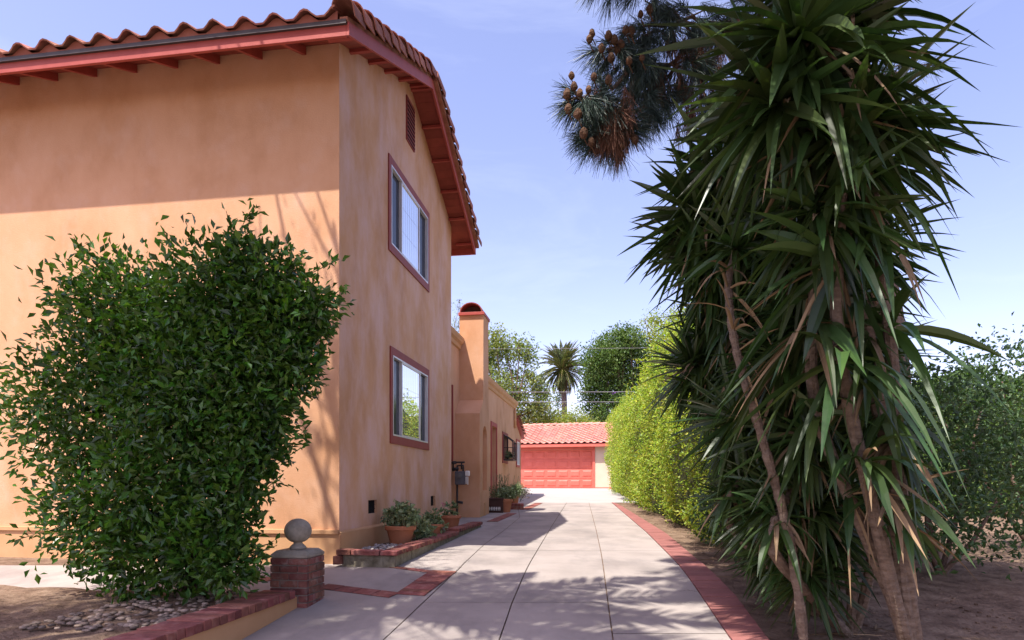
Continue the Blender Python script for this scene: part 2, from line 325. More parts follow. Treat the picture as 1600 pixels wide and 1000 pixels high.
D_ = curve([(1141, 998), (1088.7, 921), (1049, 871), (1010, 832), (955, 785)])
E_ = curve([(1199, 998), (1151, 934), (1088, 874), (1041, 834), (968, 789)])
YA = 20.3
def wallx(y): return -2.052+(y-7.6)*math.tan(TH)-.45
def leftx(y): return np.where(y < 7.5, -9.0, wallx(y))
def sheet(mb, fl, fr, y0, y1, lift, step=.25, rnd=None, n=3):
    yy = np.unique(np.concatenate([[y0, y1], _gy[(_gy > y0) & (_gy < y1)]]))
    V = []; 
    for y in yy:
        a, b = float(fl(y)), float(fr(y))
        for t in np.linspace(0, 1, n): V.append((a+(b-a)*t, y, float(g(y))+lift))
    F_ = np.array([(j*n+i, j*n+i+1, (j+1)*n+i+1, (j+1)*n+i) for j in range(len(yy)-1) for i in range(n-1)])
    mb.add(V, F_, rnd)
m = MB()
cuts = {0: [-8, 2.2, 4.4, 7.5, 12.6, YA], 1: [-8, 3.5, 5.87, 8.8, 11.8, 14.8, 17.5, YA], 2: [-8, 3.4, 5.87, 8.8, 11.8, 14.8, 17.5, YA], 3: [-8, 3.2, 4.98, 5.87, 8.8, 11.8, 14.8, 17.5, YA]}
edges = [leftx, A_, B_, C_, D_]
for k in range(4):
    cs = cuts[k]
    gp = .0055
    for c0, c1 in zip(cs[:-1], cs[1:]):
        sheet(m, lambda y: edges[k](y)+gp, lambda y: edges[k+1](y)-gp, c0+.004, c1-.004, .004+random.uniform(0, .002))
struct(m.build('driveway', CONC, world=True))
m = MB()
sheet(m, wallx, lambda y: np.interp(y, [20, 24, 30, 36], [4.2, 4.25, 4.75, 5.3]), YA+.01, 26.8, .004)
sheet(m, lambda y: np.where(y < 24, wallx(y), -4), lambda y: np.interp(y, [20, 24, 30, 36], [4.2, 4.25, 4.75, 5.3]), 26.82, 36, .004)
struct(m.build('driveway_apron', CONC2, world=True))
def brickrow(mb, p, q, wd, n, h=.03, gap=.014):   # a run of bricks laid across, p->q on the ground plan
    p = np.array(p[:2]); q = np.array(q[:2]); d = q-p; L = np.linalg.norm(d); d /= L; s = np.array([d[1], -d[0]])
    for i in range(n):
        a = p+d*(L*i/n+gap/2); b = p+d*(L*(i+1)/n-gap/2); j = random.uniform(-.002, .002)
        c4 = [a-s*(wd/2-.003), a+s*(wd/2-.003), b+s*(wd/2-.003), b-s*(wd/2-.003)]
        mb.hexa([(c[0], c[1], float(g(c[1]))-.02) for c in c4], [(c[0], c[1], float(g(c[1]))+.014+j) for c in c4])
m = MB(); rc_ = R_(61)
for pts in [[(752, 856), (768, 847), (776, 851), (792, 846)], [(790, 848), (806, 844), (812, 850)], [(712, 893), (724, 880), (735, 876)], [(640, 905), (652, 911), (668, 909)], [(943, 905), (936, 912), (941, 922)], [(700, 846), (716, 845), (742, 838)], [(1060, 925), (1075, 923), (1090, 926)]]:
    Q = np.array([unp(*p_) for p_ in pts]); t_ = np.linspace(0, len(Q)-1, 30); R2 = np.stack([np.interp(t_, range(len(Q)), Q[:, i]) for i in range(3)], 1); R2[:, :2] += rc_.normal(size=(30, 2))*.007
    V = []
    for i, q_ in enumerate(R2): w_ = rc_.uniform(.001, .004); V += [(q_[0], q_[1]-w_, float(g(q_[1]-w_))+.0078), (q_[0]+w_, q_[1]+w_, float(g(q_[1]+w_))+.0078)]
    m.add(V, [(2*i, 2*i+1, 2*i+3, 2*i+2) for i in range(29)])
struct(m.build('driveway_cracks', CRACK, world=True))
m = MB()
yy = np.arange(1.0, YA, .105)
for y in yy:
    a0, a1, b0, b1 = float(D_(y)), float(E_(y)), float(D_(y+.098)), float(E_(y+.098)); j = random.uniform(-.003, .003)
    P = [(a0+.004, y), (a1, y), (b1, y+.098), (b0+.004, y+.098)]
    m.hexa([(x, yv, float(g(yv))-.03) for x, yv in P], [(x, yv, float(g(yv))+.012+j) for x, yv in P])
struct(m.build('brick_path_edging', BRICKP, world=True, bevel=.003))
m = MB()
BANDS = []
def band(a, b, wd, bw=.1):
    BANDS.append((a, b, wd))
    n = max(1, int(round(np.linalg.norm((b-a)[:2])/bw))); brickrow(m, a, b, wd, n)
band(unp(503, 917), unp(617, 931.5), .19, .21)
band(unp(640, 931), unp(694, 893.5), .30, .105)
band(unp(540, 878.5), unp(683, 896), .10, .21)
band(unp(380, 903), unp(425, 908), .19, .21)
band(unp(769, 815.5), unp(800, 802.5), .24, .12); band(unp(819, 797), unp(842, 786.5), .24, .12)
struct(m.build('brick_path_bands', BRICK, world=True, bevel=.003))
m = MB()
for a, b, wd in BANDS:
    d = (b-a)[:2]; L = np.linalg.norm(d); d /= L; sd = np.array([d[1], -d[0]])*(wd/2+.004); k = 12
    V = [(*(a[:2]+d*L*i/k+sg*sd), float(g((a[:2]+d*L*i/k+sg*sd)[1]))+.0075) for i in range(k+1) for sg in (-1, 1)]
    m.add(V, [(2*i, 2*i+1, 2*i+3, 2*i+2) for i in range(k)])
struct(m.build('path_mortar', DARKMORT, world=True))

# ------------------------------------------------------------ the house
base = H2W([0, 0, -.93])
house = thing('stucco_house', 'two storey peach stucco house with clay tile roof, chimney and low wing along the driveway', 'house', base, -TH)
BB = -8.5
ES = .44; ZF = 4.86; OH = .6; AP = 2.745     # eave overhang, apex
def zr(a): return ZF+.13+ES*((a+OH) if a < AP else (2*AP-a+OH))
def holewall(mb, u0, u1, z0, z1, holes, put, depth=.09):
    us = sorted({u0, u1, *[h[0] for h in holes], *[h[1] for h in holes]}); zs = sorted({z0, z1, *[h[2] for h in holes], *[h[3] for h in holes]})
    for i in range(len(us)-1):
        for j in range(len(zs)-1):
            cu = (us[i]+us[i+1])/2; cz = (zs[j]+zs[j+1])/2
            if any(h[0] < cu < h[1] and h[2] < cz < h[3] for h in holes): continue
            mb.add([put(us[i], zs[j], 0), put(us[i+1], zs[j], 0), put(us[i+1], zs[j+1], 0), put(us[i], zs[j+1], 0)], [(0, 1, 2, 3)], .5)
    for h in holes:
        q = [(h[0], h[2]), (h[1], h[2]), (h[1], h[3]), (h[0], h[3])]
        for k in range(4):
            (a, z), (a2, z2) = q[k], q[(k+1) % 4]
            mb.add([put(a, z, 0), put(a2, z2, 0), put(a2, z2, depth), put(a, z, depth)], [(0, 1, 2, 3)], .5)
side = lambda a, z, d: (-d, a, z)
win_u = (1.70, 3.82, 3.40, 4.80); win_l = (1.77, 3.81, .595, 2.02)
vents = [(.93, 1.25, -.40, -.22), (3.97, 4.25, -.40, -.22)]
m = MB(); ins = .10
hs = [(x[0]+ins, x[1]-ins, x[2]+ins, x[3]-ins) for x in (win_u, win_l)]+vents
holewall(m, 0, 5.49, -1.15, 4.95, hs, side)
m.add([(0, 0, 4.95), (0, 5.49, 4.95), (0, 5.49, zr(5.49)), (0, AP, zr(AP)), (0, 0, zr(0))], [(0, 1, 2, 3, 4)], .5)
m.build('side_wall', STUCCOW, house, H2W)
m = MB()
m.add([(0, 0, -1.15), (0, 0, zr(0)), (BB, 0, zr(0)), (BB, 0, -1.15)], [(0, 1, 2, 3)], .5)
m.add([(0, 5.49, -1.15), (0, 5.49, zr(5.49)), (BB, 5.49, zr(5.49)), (BB, 5.49, -1.15)], [(3, 2, 1, 0)], .5)
m.add([(BB, 0, -1.15), (BB, 5.49, -1.15), (BB, 5.49, zr(5.49)), (BB, AP, zr(AP)), (BB, 0, zr(0))], [(0, 1, 2, 3, 4)], .5)
m.build('wall', STUCCO, house, H2W)
m = MB(); m.box(BB, .022, -.022, .0, -1.15, -.60)
m.add([(0, 0, 0)]*0 or [(.0, 0.002, -.56), (.0, 5.49, -.56), (.022, 5.49, -.585), (.022, -.022, -.585)], [(0, 1, 2, 3)]); m.box(.0, .022, 0, 5.49, -1.15, -.585)
m.box(BB, .0, -.045, -.0, -.60, -.545)
m.build('base_trim', STUCCO2, house, H2W, bevel=.006)
for v in vents:
    m = MB(); m.add([side(v[0], v[2], .035), side(v[1], v[2], .035), side(v[1], v[3], .035), side(v[0], v[3], .035)], [(0, 1, 2, 3)])
    for t in np.linspace(v[0], v[1], 7)[1:-1]: m.box(-.028, -.022, t-.003, t+.003, v[2], v[3])
    for t in np.linspace(v[2], v[3], 4)[1:-1]: m.box(-.028, -.022, v[0], v[1], t-.003, t+.003)
    m.build('crawl_vent', DARK, house, H2W)
# attic vent
m = MB(); a0, a1, z0, z1 = 2.545, 2.935, 5.46, 6.13
for q in [(a0-.015, a0, z0-.015, z1+.015), (a1, a1+.015, z0-.015, z1+.015), (a0, a1, z0-.015, z0), (a0, a1, z1, z1+.015)]: m.box(.0, .022, *q)
n = 10
for i in range(n):
    z = z0+(z1-z0)*(i+.5)/n; m.hexa([(.006, a0, z+.012), (.03, a0, z-.014), (.03, a1, z-.014), (.006, a1, z+.012)], [(.006, a0, z+.022), (.03, a0, z+.010), (.03, a1, z+.010), (.006, a1, z+.022)])
vv = m.build('attic_vent', TRIM, house, H2W); m = MB(); m.box(-.002, .003, a0, a1, z0, z1); m.build('vent_backing', DARK, vv, H2W)
def window(wn, mids, upper):
    a0, a1, z0, z1 = wn; k = .10
    m = MB(); b1 = .022
    m.box(0, b1, a0, a0+k-.01, z0, z1); m.box(0, b1, a1-k+.01, a1, z0, z1); m.box(0, b1, a0+k-.01, a1-k+.01, z0, z0+k+.02); m.box(0, b1, a0+k-.01, a1-k+.01, z1-k-.02, z1)
    t = m.build('window', TRIM, house, H2W, bevel=.004)
    a0 += k; a1 -= k; z0 += k+.02; z1 -= k+.02
    m = MB(); e = .022
    for q in [(a0, a0+e, z0, z1), (a1-e, a1, z0, z1), (a0+e, a1-e, z0, z0+e), (a0+e, a1-e, z1-e, z1)]: m.box(-.08, .024, *q)
    for am in mids: m.box(-.045, .016, am-.018, am+.018, z0+e, z1-e)
    m.box(-.03, .02, mids[0]+.022, mids[1]-.022, z0+e, z0+e+.02); m.box(-.03, .02, mids[0]+.022, mids[1]-.022, z1-e-.02, z1-e)
    m.build('frame', ALU, t, H2W)
    zz = (z0+e, z1-e)
    for (p, q, mm, d) in [(a0+e, mids[0]-.022, SCREEN, -.03), (mids[1]+.022, a1-e, SCREEN, -.03), (mids[0]+.022, mids[1]-.022, GLASS, .004)]:
        m = MB(); m.add([(d, p, zz[0]), (d, q, zz[0]), (d, q, zz[1]), (d, p, zz[1])], [(0, 1, 2, 3)]); m.build('pane', mm, t, H2W)
    m = MB()                                  # muntins and the slats of the vertical blind against the glass
    n = 4
    for i in range(1, 9): a = mids[0]+.022+(mids[1]-mids[0]-.044)*i/9; m.box(.0045, .0055, a-.0011, a+.0011, *zz)
    for i in range(1, 3): z = zz[0]+(zz[1]-zz[0])*i/3; m.box(.0045, .0052, mids[0]+.022, mids[1]-.022, z-.0012, z+.0012)
    m.build('muntin', MUNT, t, H2W)
window(win_u, (2.30, 3.22), True); window(win_l, (2.31, 3.27), False)

# main roof
def tilefield(mb, org, run, along, nc, cl, width, pitch, amp, seg=8, lap=.035):
    org = np.array(org, float); run = unit(np.array(run, float)); along = unit(np.array(along, float)); nrm = np.cross(along, run); nrm *= np.sign(nrm[2])
    nw = int(width/pitch*seg)+1; x = np.arange(nw)*pitch/seg; ph = 2*math.pi*x/pitch
    prof = amp*(np.maximum(np.cos(ph), -.55)+.55)
    for c in range(nc):
        lo = org+run*cl*c; hi = org+run*(cl*(c+1)+.02); jl = lap+random.uniform(-.004, .006)
        jit = np.repeat(np.random.default_rng(c).uniform(-.006, .006, nw//seg+2), seg)[:nw]
        P0 = lo+along*x[:, None]+nrm*(prof+jl+jit)[:, None]; P1 = hi+along*x[:, None]+nrm*(prof+.003)[:, None]
        Pb = P0-nrm*.018
        V = np.vstack([Pb, P0, P1]); i = np.arange(nw-1)
        F_ = np.concatenate([np.stack([i, i+1, i+1+nw, i+nw], 1), np.stack([i+nw, i+1+nw, i+1+2*nw, i+2*nw], 1)])
        r = np.random.default_rng(c+50).random(nw//seg+2); rr = r[i//seg]; mb.add(V, F_, np.concatenate([rr, rr]))
def rake_tiles(mb, p, d, n, cl, r, side_, nrm, leg=.0, step=.022):
    d = unit(np.array(d, float)); side_ = unit(np.array(side_, float)); nrm = unit(np.array(nrm, float)); K = 10
    for i in range(n):
        j = np.array([random.uniform(-.006, .006) for _ in range(3)])
        a = np.array(p)+d*cl*i+nrm*step+j; b = np.array(p)+d*(cl*(i+1)+.05)+j
        V = []
        for c_, rr in ((a, r*1.10), (b, r*.86)):
            for tk in (rr, rr-.014):
                for k in range(K+1):
                    if k == 0: V.append(c_+side_*(tk+.004)-nrm*leg); continue
                    t = math.pi*(k-1)/(K-1); V.append(c_+side_*tk*math.cos(t)+nrm*tk*math.sin(t))
        M = K+1; F_ = []
        for k in range(K): F_ += [(k, k+1, 2*M+k+1, 2*M+k), (M+k, M+k+1, 3*M+k+1, 3*M+k), (k, k+1, M+k+1, M+k), (2*M+k, 2*M+k+1, 3*M+k+1, 3*M+k)]
        F_ += [(0, M, 3*M, 2*M), (K, M+K, 3*M+K, 2*M+K)]; mb.add(V, F_)
RK = .35
m = MB()
for sgn, e0 in ((1, -OH), (-1, 2*AP+OH)):     # boarded deck, one board per course
    nb = 22; L = AP+OH
    for i in range(nb):
        a = e0+sgn*L*i/nb+.003*sgn; b = e0+sgn*L*(i+1)/nb; z0 = zr(a if sgn > 0 else a)-.02; z1 = zr(b)-.02 if i < nb-1 else zr(AP)-.02
        m.hexa([(BB-.3, a, z0), (RK-.03, a, z0), (RK-.03, b, z1), (BB-.3, b, z1)], [(BB-.3, a, z0+.03), (RK-.03, a, z0+.03), (RK-.03, b, z1+.03), (BB-.3, b, z1+.03)])
roof = m.build('roof', SOFFIT, house, H2W)
m = MB()
sl_ = (1, ES); ln = math.hypot(1, ES); RL = (AP+OH)*ln
tilefield(m, (RK-.09, -OH-.07, ZF+.165), (0, 1, ES), (-1, 0, 0), 10, RL/10+.005, 8.8, .355, .052)
tilefield(m, (RK-.09, 2*AP+OH+.07, ZF+.165), (0, -1, ES), (-1, 0, 0), 10, RL/10+.005, 8.8, .355, .052)
m.build('roof_tiles', TILE, roof, H2W, smooth=False)
m = MB()
rake_tiles(m, (RK+.0, -OH-.09, ZF+.205), (0, 1, ES), 11, RL/11+.004, .115, (1, 0, 0), (0, -ES, 1), .085, .045)
rake_tiles(m, (RK+.015, 2*AP+OH+.09, ZF+.205), (0, -1, ES), 11, RL/11+.004, .125, (1, 0, 0), (0, ES, 1), .085, .06)
m.build('rake_tiles', TILE, roof, H2W, smooth=False)
m = MB(); rake_tiles(m, (RK+.05, AP, zr(AP)+.06), (-1, 0, 0), 24, .37, .12, (0, 1, 0), (0, 0, 1)); m.build('ridge_tiles', TILE, roof, H2W)
m = MB(); x = np.arange(0, 8.8, .355/8); prof = .052*(np.maximum(np.cos(2*math.pi*x/.355), -.55)+.55)
b0 = np.stack([RK-.09-x, np.full_like(x, -OH-.035), np.full_like(x, ZF+.13)], 1); b1 = b0.copy(); b1[:, 2] = ZF+.185+prof; nn_ = len(x); i = np.arange(nn_-1)
m.add(np.vstack([b0, b1]), np.stack([i, i+1, i+1+nn_, i+nn_], 1), .5); m.build('tile_filler', BIRD, roof, H2W)
m = MB(); m.box(BB-.3, RK+.01, -OH-.05, -OH-.018, ZF+.115, ZF+.16); m.build('drip_edge', DARKM, roof, H2W)
m = MB(); m.box(BB-.3, RK, -OH-.018, -OH+.02, ZF, ZF+.125); m.build('eave_fascia', TRIML, roof, H2W, bevel=.003)
m = MB(); m.box(BB-.3, RK, 2*AP+OH-.02, 2*AP+OH+.018, ZF, ZF+.125); m.build('eave_fascia', TRIML, roof, H2W, bevel=.003)
for sgn, e0 in ((1, -OH-.018), (-1, 2*AP+OH+.018)):
    m = MB(); zz = [ZF, ZF+.15, zr(AP)+.02, zr(AP)-.13]; P = [(RK, e0, zz[0]), (RK, e0, zz[1]), (RK, AP, zz[2]), (RK, AP, zz[3])]
    m.prism(P, (.035, 0, 0)); m.build('rake_fascia', TRIML, roof, H2W, bevel=.003)
m = MB()
for e0, wd_ in ((-OH-.03, .09), (2*AP+OH+.03, .17)): m.prism([(RK-.07, e0, ZF+.14), (RK-.07, e0, ZF+.20), (RK-.07, AP, zr(AP)+.10), (RK-.07, AP, zr(AP)+.0)], (wd_, 0, 0))
m.build('rake_filler', TILE, roof, H2W)
for b in np.arange(.12, -8.5, -.56):          # rafter tails under the front and back eaves
    if abs(b) < .2 and b > 0: continue
    for sgn in (1, -1):
        e = -OH+.02 if sgn > 0 else 2*AP+OH-.02; f = 0 if sgn > 0 else 2*AP
        m = MB(); m.prism([(b-.02, e, zr(e)-.12), (b-.02, f, zr(f)-.12), (b-.02, f, zr(f)-.021), (b-.02, e, zr(e)-.021)], (.045, 0, 0)); m.build('rafter', TRIML, roof, H2W)
for a in [x for x in np.arange(-.3, 6.0, .62)]+[AP]:
    z = zr(a); hh = .055; m = MB(); sp = .045
    m.prism([(.001, a-sp/2, z-hh-.02), (.001, a+sp/2, z-hh-.02), (.001, a+sp/2, z-.034), (.001, a-sp/2, z-.034)], (RK-.002, 0, 0)); m.build('lookout', TRIML, roof, H2W)

# wing, set back behind the line of the main block
WR = -.28
side = lambda a, z, d: (WR-d, a, z)
m = MB(); DR = (11.52, 12.34, -1, 1.74); GW = (13.62, 14.52, .79, 1.62); W3 = (16.80, 17.62, .72, 1.62)
holewall(m, 5.495, 8.1, -1.15, 3.2, [], side)
holewall(m, 8.1, 16.4, -1.15, 2.86, [DR, GW], side, .16)
holewall(m, 16.4, 18.1, -1.15, 1.80, [W3], side, .1)
m.add([(WR, 16.4, 1.80), (WR, 18.1, 1.80), (WR, 18.1, 1.90), (WR, 16.4, 2.42)], [(0, 1, 2, 3)])
m.add([(WR, 18.1, -1.15), (WR, 18.1, 1.90), (BB, 18.1, 1.90), (BB, 18.1, -1.15)], [(3, 2, 1, 0)])
m.add([(WR, 16.4, 2.3), (WR, 16.4, 2.86), (BB, 16.4, 2.86), (BB, 16.4, 2.3)], [(3, 2, 1, 0)])
m.build('wing_wall', STUCCO, house, H2W)
def cornice(a0, a1, z):
    m = MB(); m.prism([(WR+x, a0, z+y) for x, y in ((0, -.27), (.04, -.25), (.05, -.17), (.10, -.12), (.12, -.04), (.12, 0), (-.1, .01), (-.1, -.2))], (0, a1-a0, 0))
    return m.build('cornice', STUCCO2, house, H2W)
cornice(5.5, 7.40, 3.39); cornice(8.05, 16.5, 3.04)
m = MB(); m.box(BB, WR-.1, 5.5, 8.1, 3.2, 3.25); m.box(BB, WR-.1, 8.1, 16.4, 2.82, 2.86); m.build('flat_roof', STUCCO2, house, H2W)
RC = WR+.12
m = MB(); m.hexa([(BB, 16.42, 2.38), (RC, 16.42, 2.38), (RC, 18.3, 1.80), (BB, 18.3, 1.80)], [(BB, 16.42, 2.45), (RC, 16.42, 2.45), (RC, 18.3, 1.87), (BB, 18.3, 1.87)]); lr = m.build('low_roof', TRIML, house, H2W)
m = MB(); rake_tiles(m, (RC, 18.35, 1.88), (0, -1.93, .60), 6, .33, .09, (1, 0, 0), (0, .30, .95)); tilefield(m, (RC-.1, 18.35, 1.89), (0, -1.93, .60), (-1, 0, 0), 6, .34, 4, .33, .045); m.build('low_roof_tiles', TILE, lr, H2W)
m = MB(); m.tube([(WR+.05, 16.15, 2.75), (WR+.05, 16.15, 2.05)], .05, 8); m.build('downspout', STUCCO2, house, H2W, smooth=True)
m = MB(); m.box(WR, WR+.03, 6.64, 6.70, .5, 2.2); m.build('corner_trim', TRIM, house, H2W)
# door
m = MB(); m.box(WR, WR+.03, DR[0]-.1, DR[0], -.8, DR[3]+.12); m.box(WR, WR+.03, DR[1], DR[1]+.1, -.8, DR[3]+.12); m.box(WR, WR+.03, DR[0], DR[1], DR[3], DR[3]+.12)
dd = m.build('door', TRIML, house, H2W); m = MB(); m.box(WR-.16, WR-.12, DR[0], DR[1], -.8, DR[3])
for z in (-.3, .45, 1.05): m.box(WR-.12, WR-.11, DR[0]+.12, DR[1]-.12, z, z+.45)
m.build('door_panel', TRIM, dd, H2W, bevel=.004)
m = MB(); m.lathe([(.0, 0), (.03, .01), (.03, .04), (0, .05)], (WR-.09, DR[0]+.1, .35), 10); m.build('door_knob', BLACKM, dd, H2W, smooth=True)
# projecting garden window
m = MB(); a0, a1, z0, z1 = GW
m.box(WR, WR+.03, a0-.1, a0, z0-.1, z1+.1); m.box(WR, WR+.03, a1, a1+.1, z0-.1, z1+.1); m.box(WR, WR+.03, a0, a1, z1, z1+.1); m.box(WR, WR+.03, a0, a1, z0-.1, z0)
gw = m.build('garden_window', TRIM, house, H2W)
m = MB(); pr = WR+.33; zt = z1-.22; r = .03; wo = WR+.035
for a in (a0+r/2, (a0+a1)/2, a1-r/2): m.bar((pr, a, z0), (pr, a, zt), r, r, (0, 1, 0)); m.bar((wo, a, z1), (pr, a, zt), r, r); m.bar((wo, a, z0+.01), (pr, a, z0+.01), r, r)
for a in (a0+r/2, a1-r/2): m.bar((wo, a, z0), (wo, a, z1), r, r, (0, 1, 0))
for (x, z) in ((pr, z0), (pr, zt), (wo, z1), (wo, z0)): m.bar((x, a0, z), (x, a1, z), r, r)
m.bar((wo, a0+.015, (z0+zt)/2+.1), (pr, a0+.015, (z0+zt)/2+.1), .02, .02)
m.box(wo, pr, a0, a1, z0-.012, z0-.002)
m.build('frame', BLACKM, gw, H2W)
m = MB(); m.add([(pr-.01, a0, z0), (pr-.01, a1, z0), (pr-.01, a1, zt), (pr-.01, a0, zt)], [(0, 1, 2, 3)]); m.build('pane', GLASS2, gw, H2W)
m = MB(); m.add([(WR-.15, a0, z0), (WR-.15, a1, z0), (WR-.15, a1, z1), (WR-.15, a0, z1)], [(0, 1, 2, 3)]); m.build('interior', DARK, gw, H2W)
m = MB(); P, d = blobpts([(WR+.18, a0+.25, z0+.16, .15)], 330, .0); leaves(m, P, .07); m.build('window_plants', SUCC, gw, H2W)
m = MB(); a0, a1, z0, z1 = W3
for q in [(a0-.08, a0, z0-.08, z1+.08), (a1, a1+.08, z0-.08, z1+.08), (a0, a1, z1, z1+.08), (a0, a1, z0-.08, z0)]: m.box(WR, WR+.03, *q)
w3 = m.build('window', TRIML, house, H2W)
m = MB()
for q in [(a0, a0+.05, z0, z1), (a1-.05, a1, z0, z1), (a0+.05, a1-.05, z0, z0+.05), (a0+.05, a1-.05, z1-.05, z1), ((a0+a1)/2-.02, (a0+a1)/2+.02, z0+.05, z1-.05)]: m.box(WR-.06, WR+.02, *q)
m.build('frame', WHITE, w3, H2W); m = MB(); m.add([(WR-.03, a0, z0), (WR-.03, a1, z0), (WR-.03, a1, z1), (WR-.03, a0, z1)], [(0, 1, 2, 3)]); m.build('pane', SCREEN, w3, H2W)
# chimney
m = MB(); P = .29
def ring(a0, a1, b1, z): return [(WR, a0, z), (b1, a0, z), (b1, a1, z), (WR, a1, z)]
# block with an arched niche in its driveway side
na0, na1, nz0, nzs = 7.34, 7.86, -.15, 1.10; dn = .12
m.add([(WR, 6.98, -1), (P, 6.98, -1), (P, 6.98, 1.60), (WR, 6.98, 1.60)], [(0, 1, 2, 3)]); m.add([(WR, 8.12, -1), (P, 8.12, -1), (P, 8.12, 1.60), (WR, 8.12, 1.60)], [(3, 2, 1, 0)])
arc = [((na0+na1)/2-(na1-na0)/2*math.cos(t), nzs+(na1-na0)/2*math.sin(t)) for t in np.linspace(0, math.pi, 13)]
q = lambda a, z, d=0: (P-d, a, z)
m.add([q(6.98, -1), q(8.12, -1), q(8.12, nz0), q(6.98, nz0)], [(0, 1, 2, 3)])
m.add([q(6.98, nz0), q(na0, nz0), q(na0, nzs), q(6.98, nzs)], [(0, 1, 2, 3)]); m.add([q(na1, nz0), q(8.12, nz0), q(8.12, nzs), q(na1, nzs)], [(0, 1, 2, 3)])
for i in range(12):
    (a, z), (a2, z2) = arc[i], arc[i+1]; m.add([q(a, z), q(a2, z2), q(a2, 1.60), q(a, 1.60)], [(0, 1, 2, 3)])
m.add([q(6.98, nzs), q(na0, nzs), q(na0, 1.60), q(6.98, 1.60)], [(0, 1, 2, 3)]); m.add([q(na1, nzs), q(8.12, nzs), q(8.12, 1.60), q(na1, 1.60)], [(0, 1, 2, 3)])
loop = [(na0, nz0)]+arc+[(na1, nz0)]
for i in range(len(loop)):
    (a, z), (a2, z2) = loop[i], loop[(i+1) % len(loop)]; m.add([q(a, z), q(a2, z2), q(a2, z2, dn), q(a, z, dn)], [(0, 1, 2, 3)])
m.add([q(a, z, dn) for a, z in loop], [tuple(range(len(loop)))])
m.hexa(ring(6.98, 8.12, P, 1.60), ring(7.40, 8.07, P, 1.95)); m.hexa(ring(7.40, 8.07, P, 1.95), ring(7.42, 8.04, P, 3.82)); m.hexa(ring(7.42, 8.04, P, 3.82), ring(7.40, 8.06, P+.01, 3.93))
ch = m.build('chimney', STUCCO, house, H2W)
m = MB(); m.box(WR-.02, P+.03, 7.37, 8.10, 3.93, 4.0); m.build('cap_slab', TRIML, ch, H2W, bevel=.005)
m = MB(); rc = .27; cb = .0; K = 14
V = []; 
for a in (7.38, 8.10):
    for rr in (rc, rc-.025):
        for k in range(K+1): t = math.pi*k/K; V.append((cb+rr*math.cos(t), a, 4.0+rr*.85*math.sin(t)))
M_ = K+1; F_ = []
for k in range(K): F_ += [(k, k+1, 2*M_+k+1, 2*M_+k), (M_+k, M_+k+1, 3*M_+k+1, 3*M_+k), (k, k+1, M_+k+1, M_+k), (2*M_+k, 2*M_+k+1, 3*M_+k+1, 3*M_+k)]
m.add(V, F_); m.build('chimney_cap', TRIM, ch, H2W)
m = MB(); m.prism([(cb+(rc-.026)*math.cos(t), 7.66, 4.0+(rc-.026)*.85*math.sin(t)) for t in np.linspace(0, math.pi, 12)], (0, .05, 0)); m.build('flue_screen', mat('flue_brown', [(.10, .06, .045), (.14, .09, .07)]), ch, H2W)
m = MB(); m.box(P, P+.02, 7.48, 7.66, -.74, -.44); m.build('ash_door', STUCCO2, ch, H2W)

# ------------------------------------------------------------ gas meter
gp = H2W([-.05, 6.67, -.78]); gm = thing('gas_meter', 'grey gas meter on dark pipes beside the chimney base', 'gas meter', gp, -TH)
def M2W(P): return H2W(np.asarray(P, float)+np.array([-.33, 1.02, -.02]))
m = MB(); m.box(.13, .36, 5.58, 5.74, .0, .30); m.build('meter_body', GREYM, gm, M2W, bevel=.02)
m = MB(); m.lathe([(0, 0), (.05, 0), (.055, .02), (.05, .04), (0, .045)], (0, 0, 0), 16)
c = m.V[0].copy(); m.V[0] = np.stack([c[:, 0]+.25, 5.578-c[:, 2], c[:, 1]+.2], 1); m.build('meter_dial', mat('dial', [(.10, .10, .10), (.16, .16, .15)]), gm, M2W)
m = MB(); m.tube([(.17, 5.66, -.80), (.17, 5.66, .02)], .022); m.tube([(.08, 5.66, .30), (.08, 5.66, .50), (.30, 5.66, .50), (.34, 5.66, .50)], .022); m.tube([(.17, 5.66, .30), (.17, 5.66, .42), (.31, 5.66, .43), (.31, 5.66, .30)], .022); m.tube([(.17, 5.66, -.38), (.30, 5.66, -.40)], .03); m.tube([(.07, 5.66, .34), (.20, 5.64, .36)], .04); m.tube([(.27, 5.66, .34), (.27, 5.66, .50)], .02)
m.build('pipe', BLACKM, gm, M2W, smooth=True)
m = MB(); m.box(.365, .46, 5.58, 5.68, .19, .31); m.build('regulator', WHITE, gm, M2W, bevel=.02)
m = MB(); m.box(.37, .40, 5.58, 5.66, .02, .18); m.box(.41, .43, 5.58, 5.66, .0, .18); m.build('vent_tube', ALU, gm, M2W, bevel=.01)
m = MB(); m.lathe([(0, 0), (.05, 0), (.06, .03), (.05, .06), (0, .07)], (.11, 5.62, .46), 12); m.build('valve', BLACKM, gm, M2W)

# ------------------------------------------------------------ raised bed with pots
pl = thing('raised_planter', 'low raised bed of rough block with red brick coping along the house wall', 'planter', H2W([.4, 2.4, -.95]), -TH)
Hf = lambda b, a: float(g(H2W([b, a, 0])[1]))
m = MB()
def gbox(b0, b1, a0, a1, zt):
    m.hexa([(b0, a0, -1.1), (b1, a0, -1.1), (b1, a1, -1.1), (b0, a1, -1.1)], [(b0, a0, zt), (b1, a0, zt), (b1, a1, zt), (b0, a1, zt)])
for i in range(16):
    a = -.16+i*.315
    if a < 4.8: gbox(.60, .745+random.uniform(-.006, .006), a, min(a+.308, 4.88), -.825 if a < 2.8 else -.785)
gbox(.10, .60, -.155, .0, -.825)
m.build('bed_wall', RENDER, pl, H2W, bevel=.008)
m = MB()
a = -.20
while a < 4.8:
    z = -.765 if a < 2.85 else -.725; w_ = .100
    j = random.uniform(-.008, .008); m.box(.575+j, .775+j, a, a+w_-.008, z-.055, z+random.uniform(-.004, .004)); a += w_
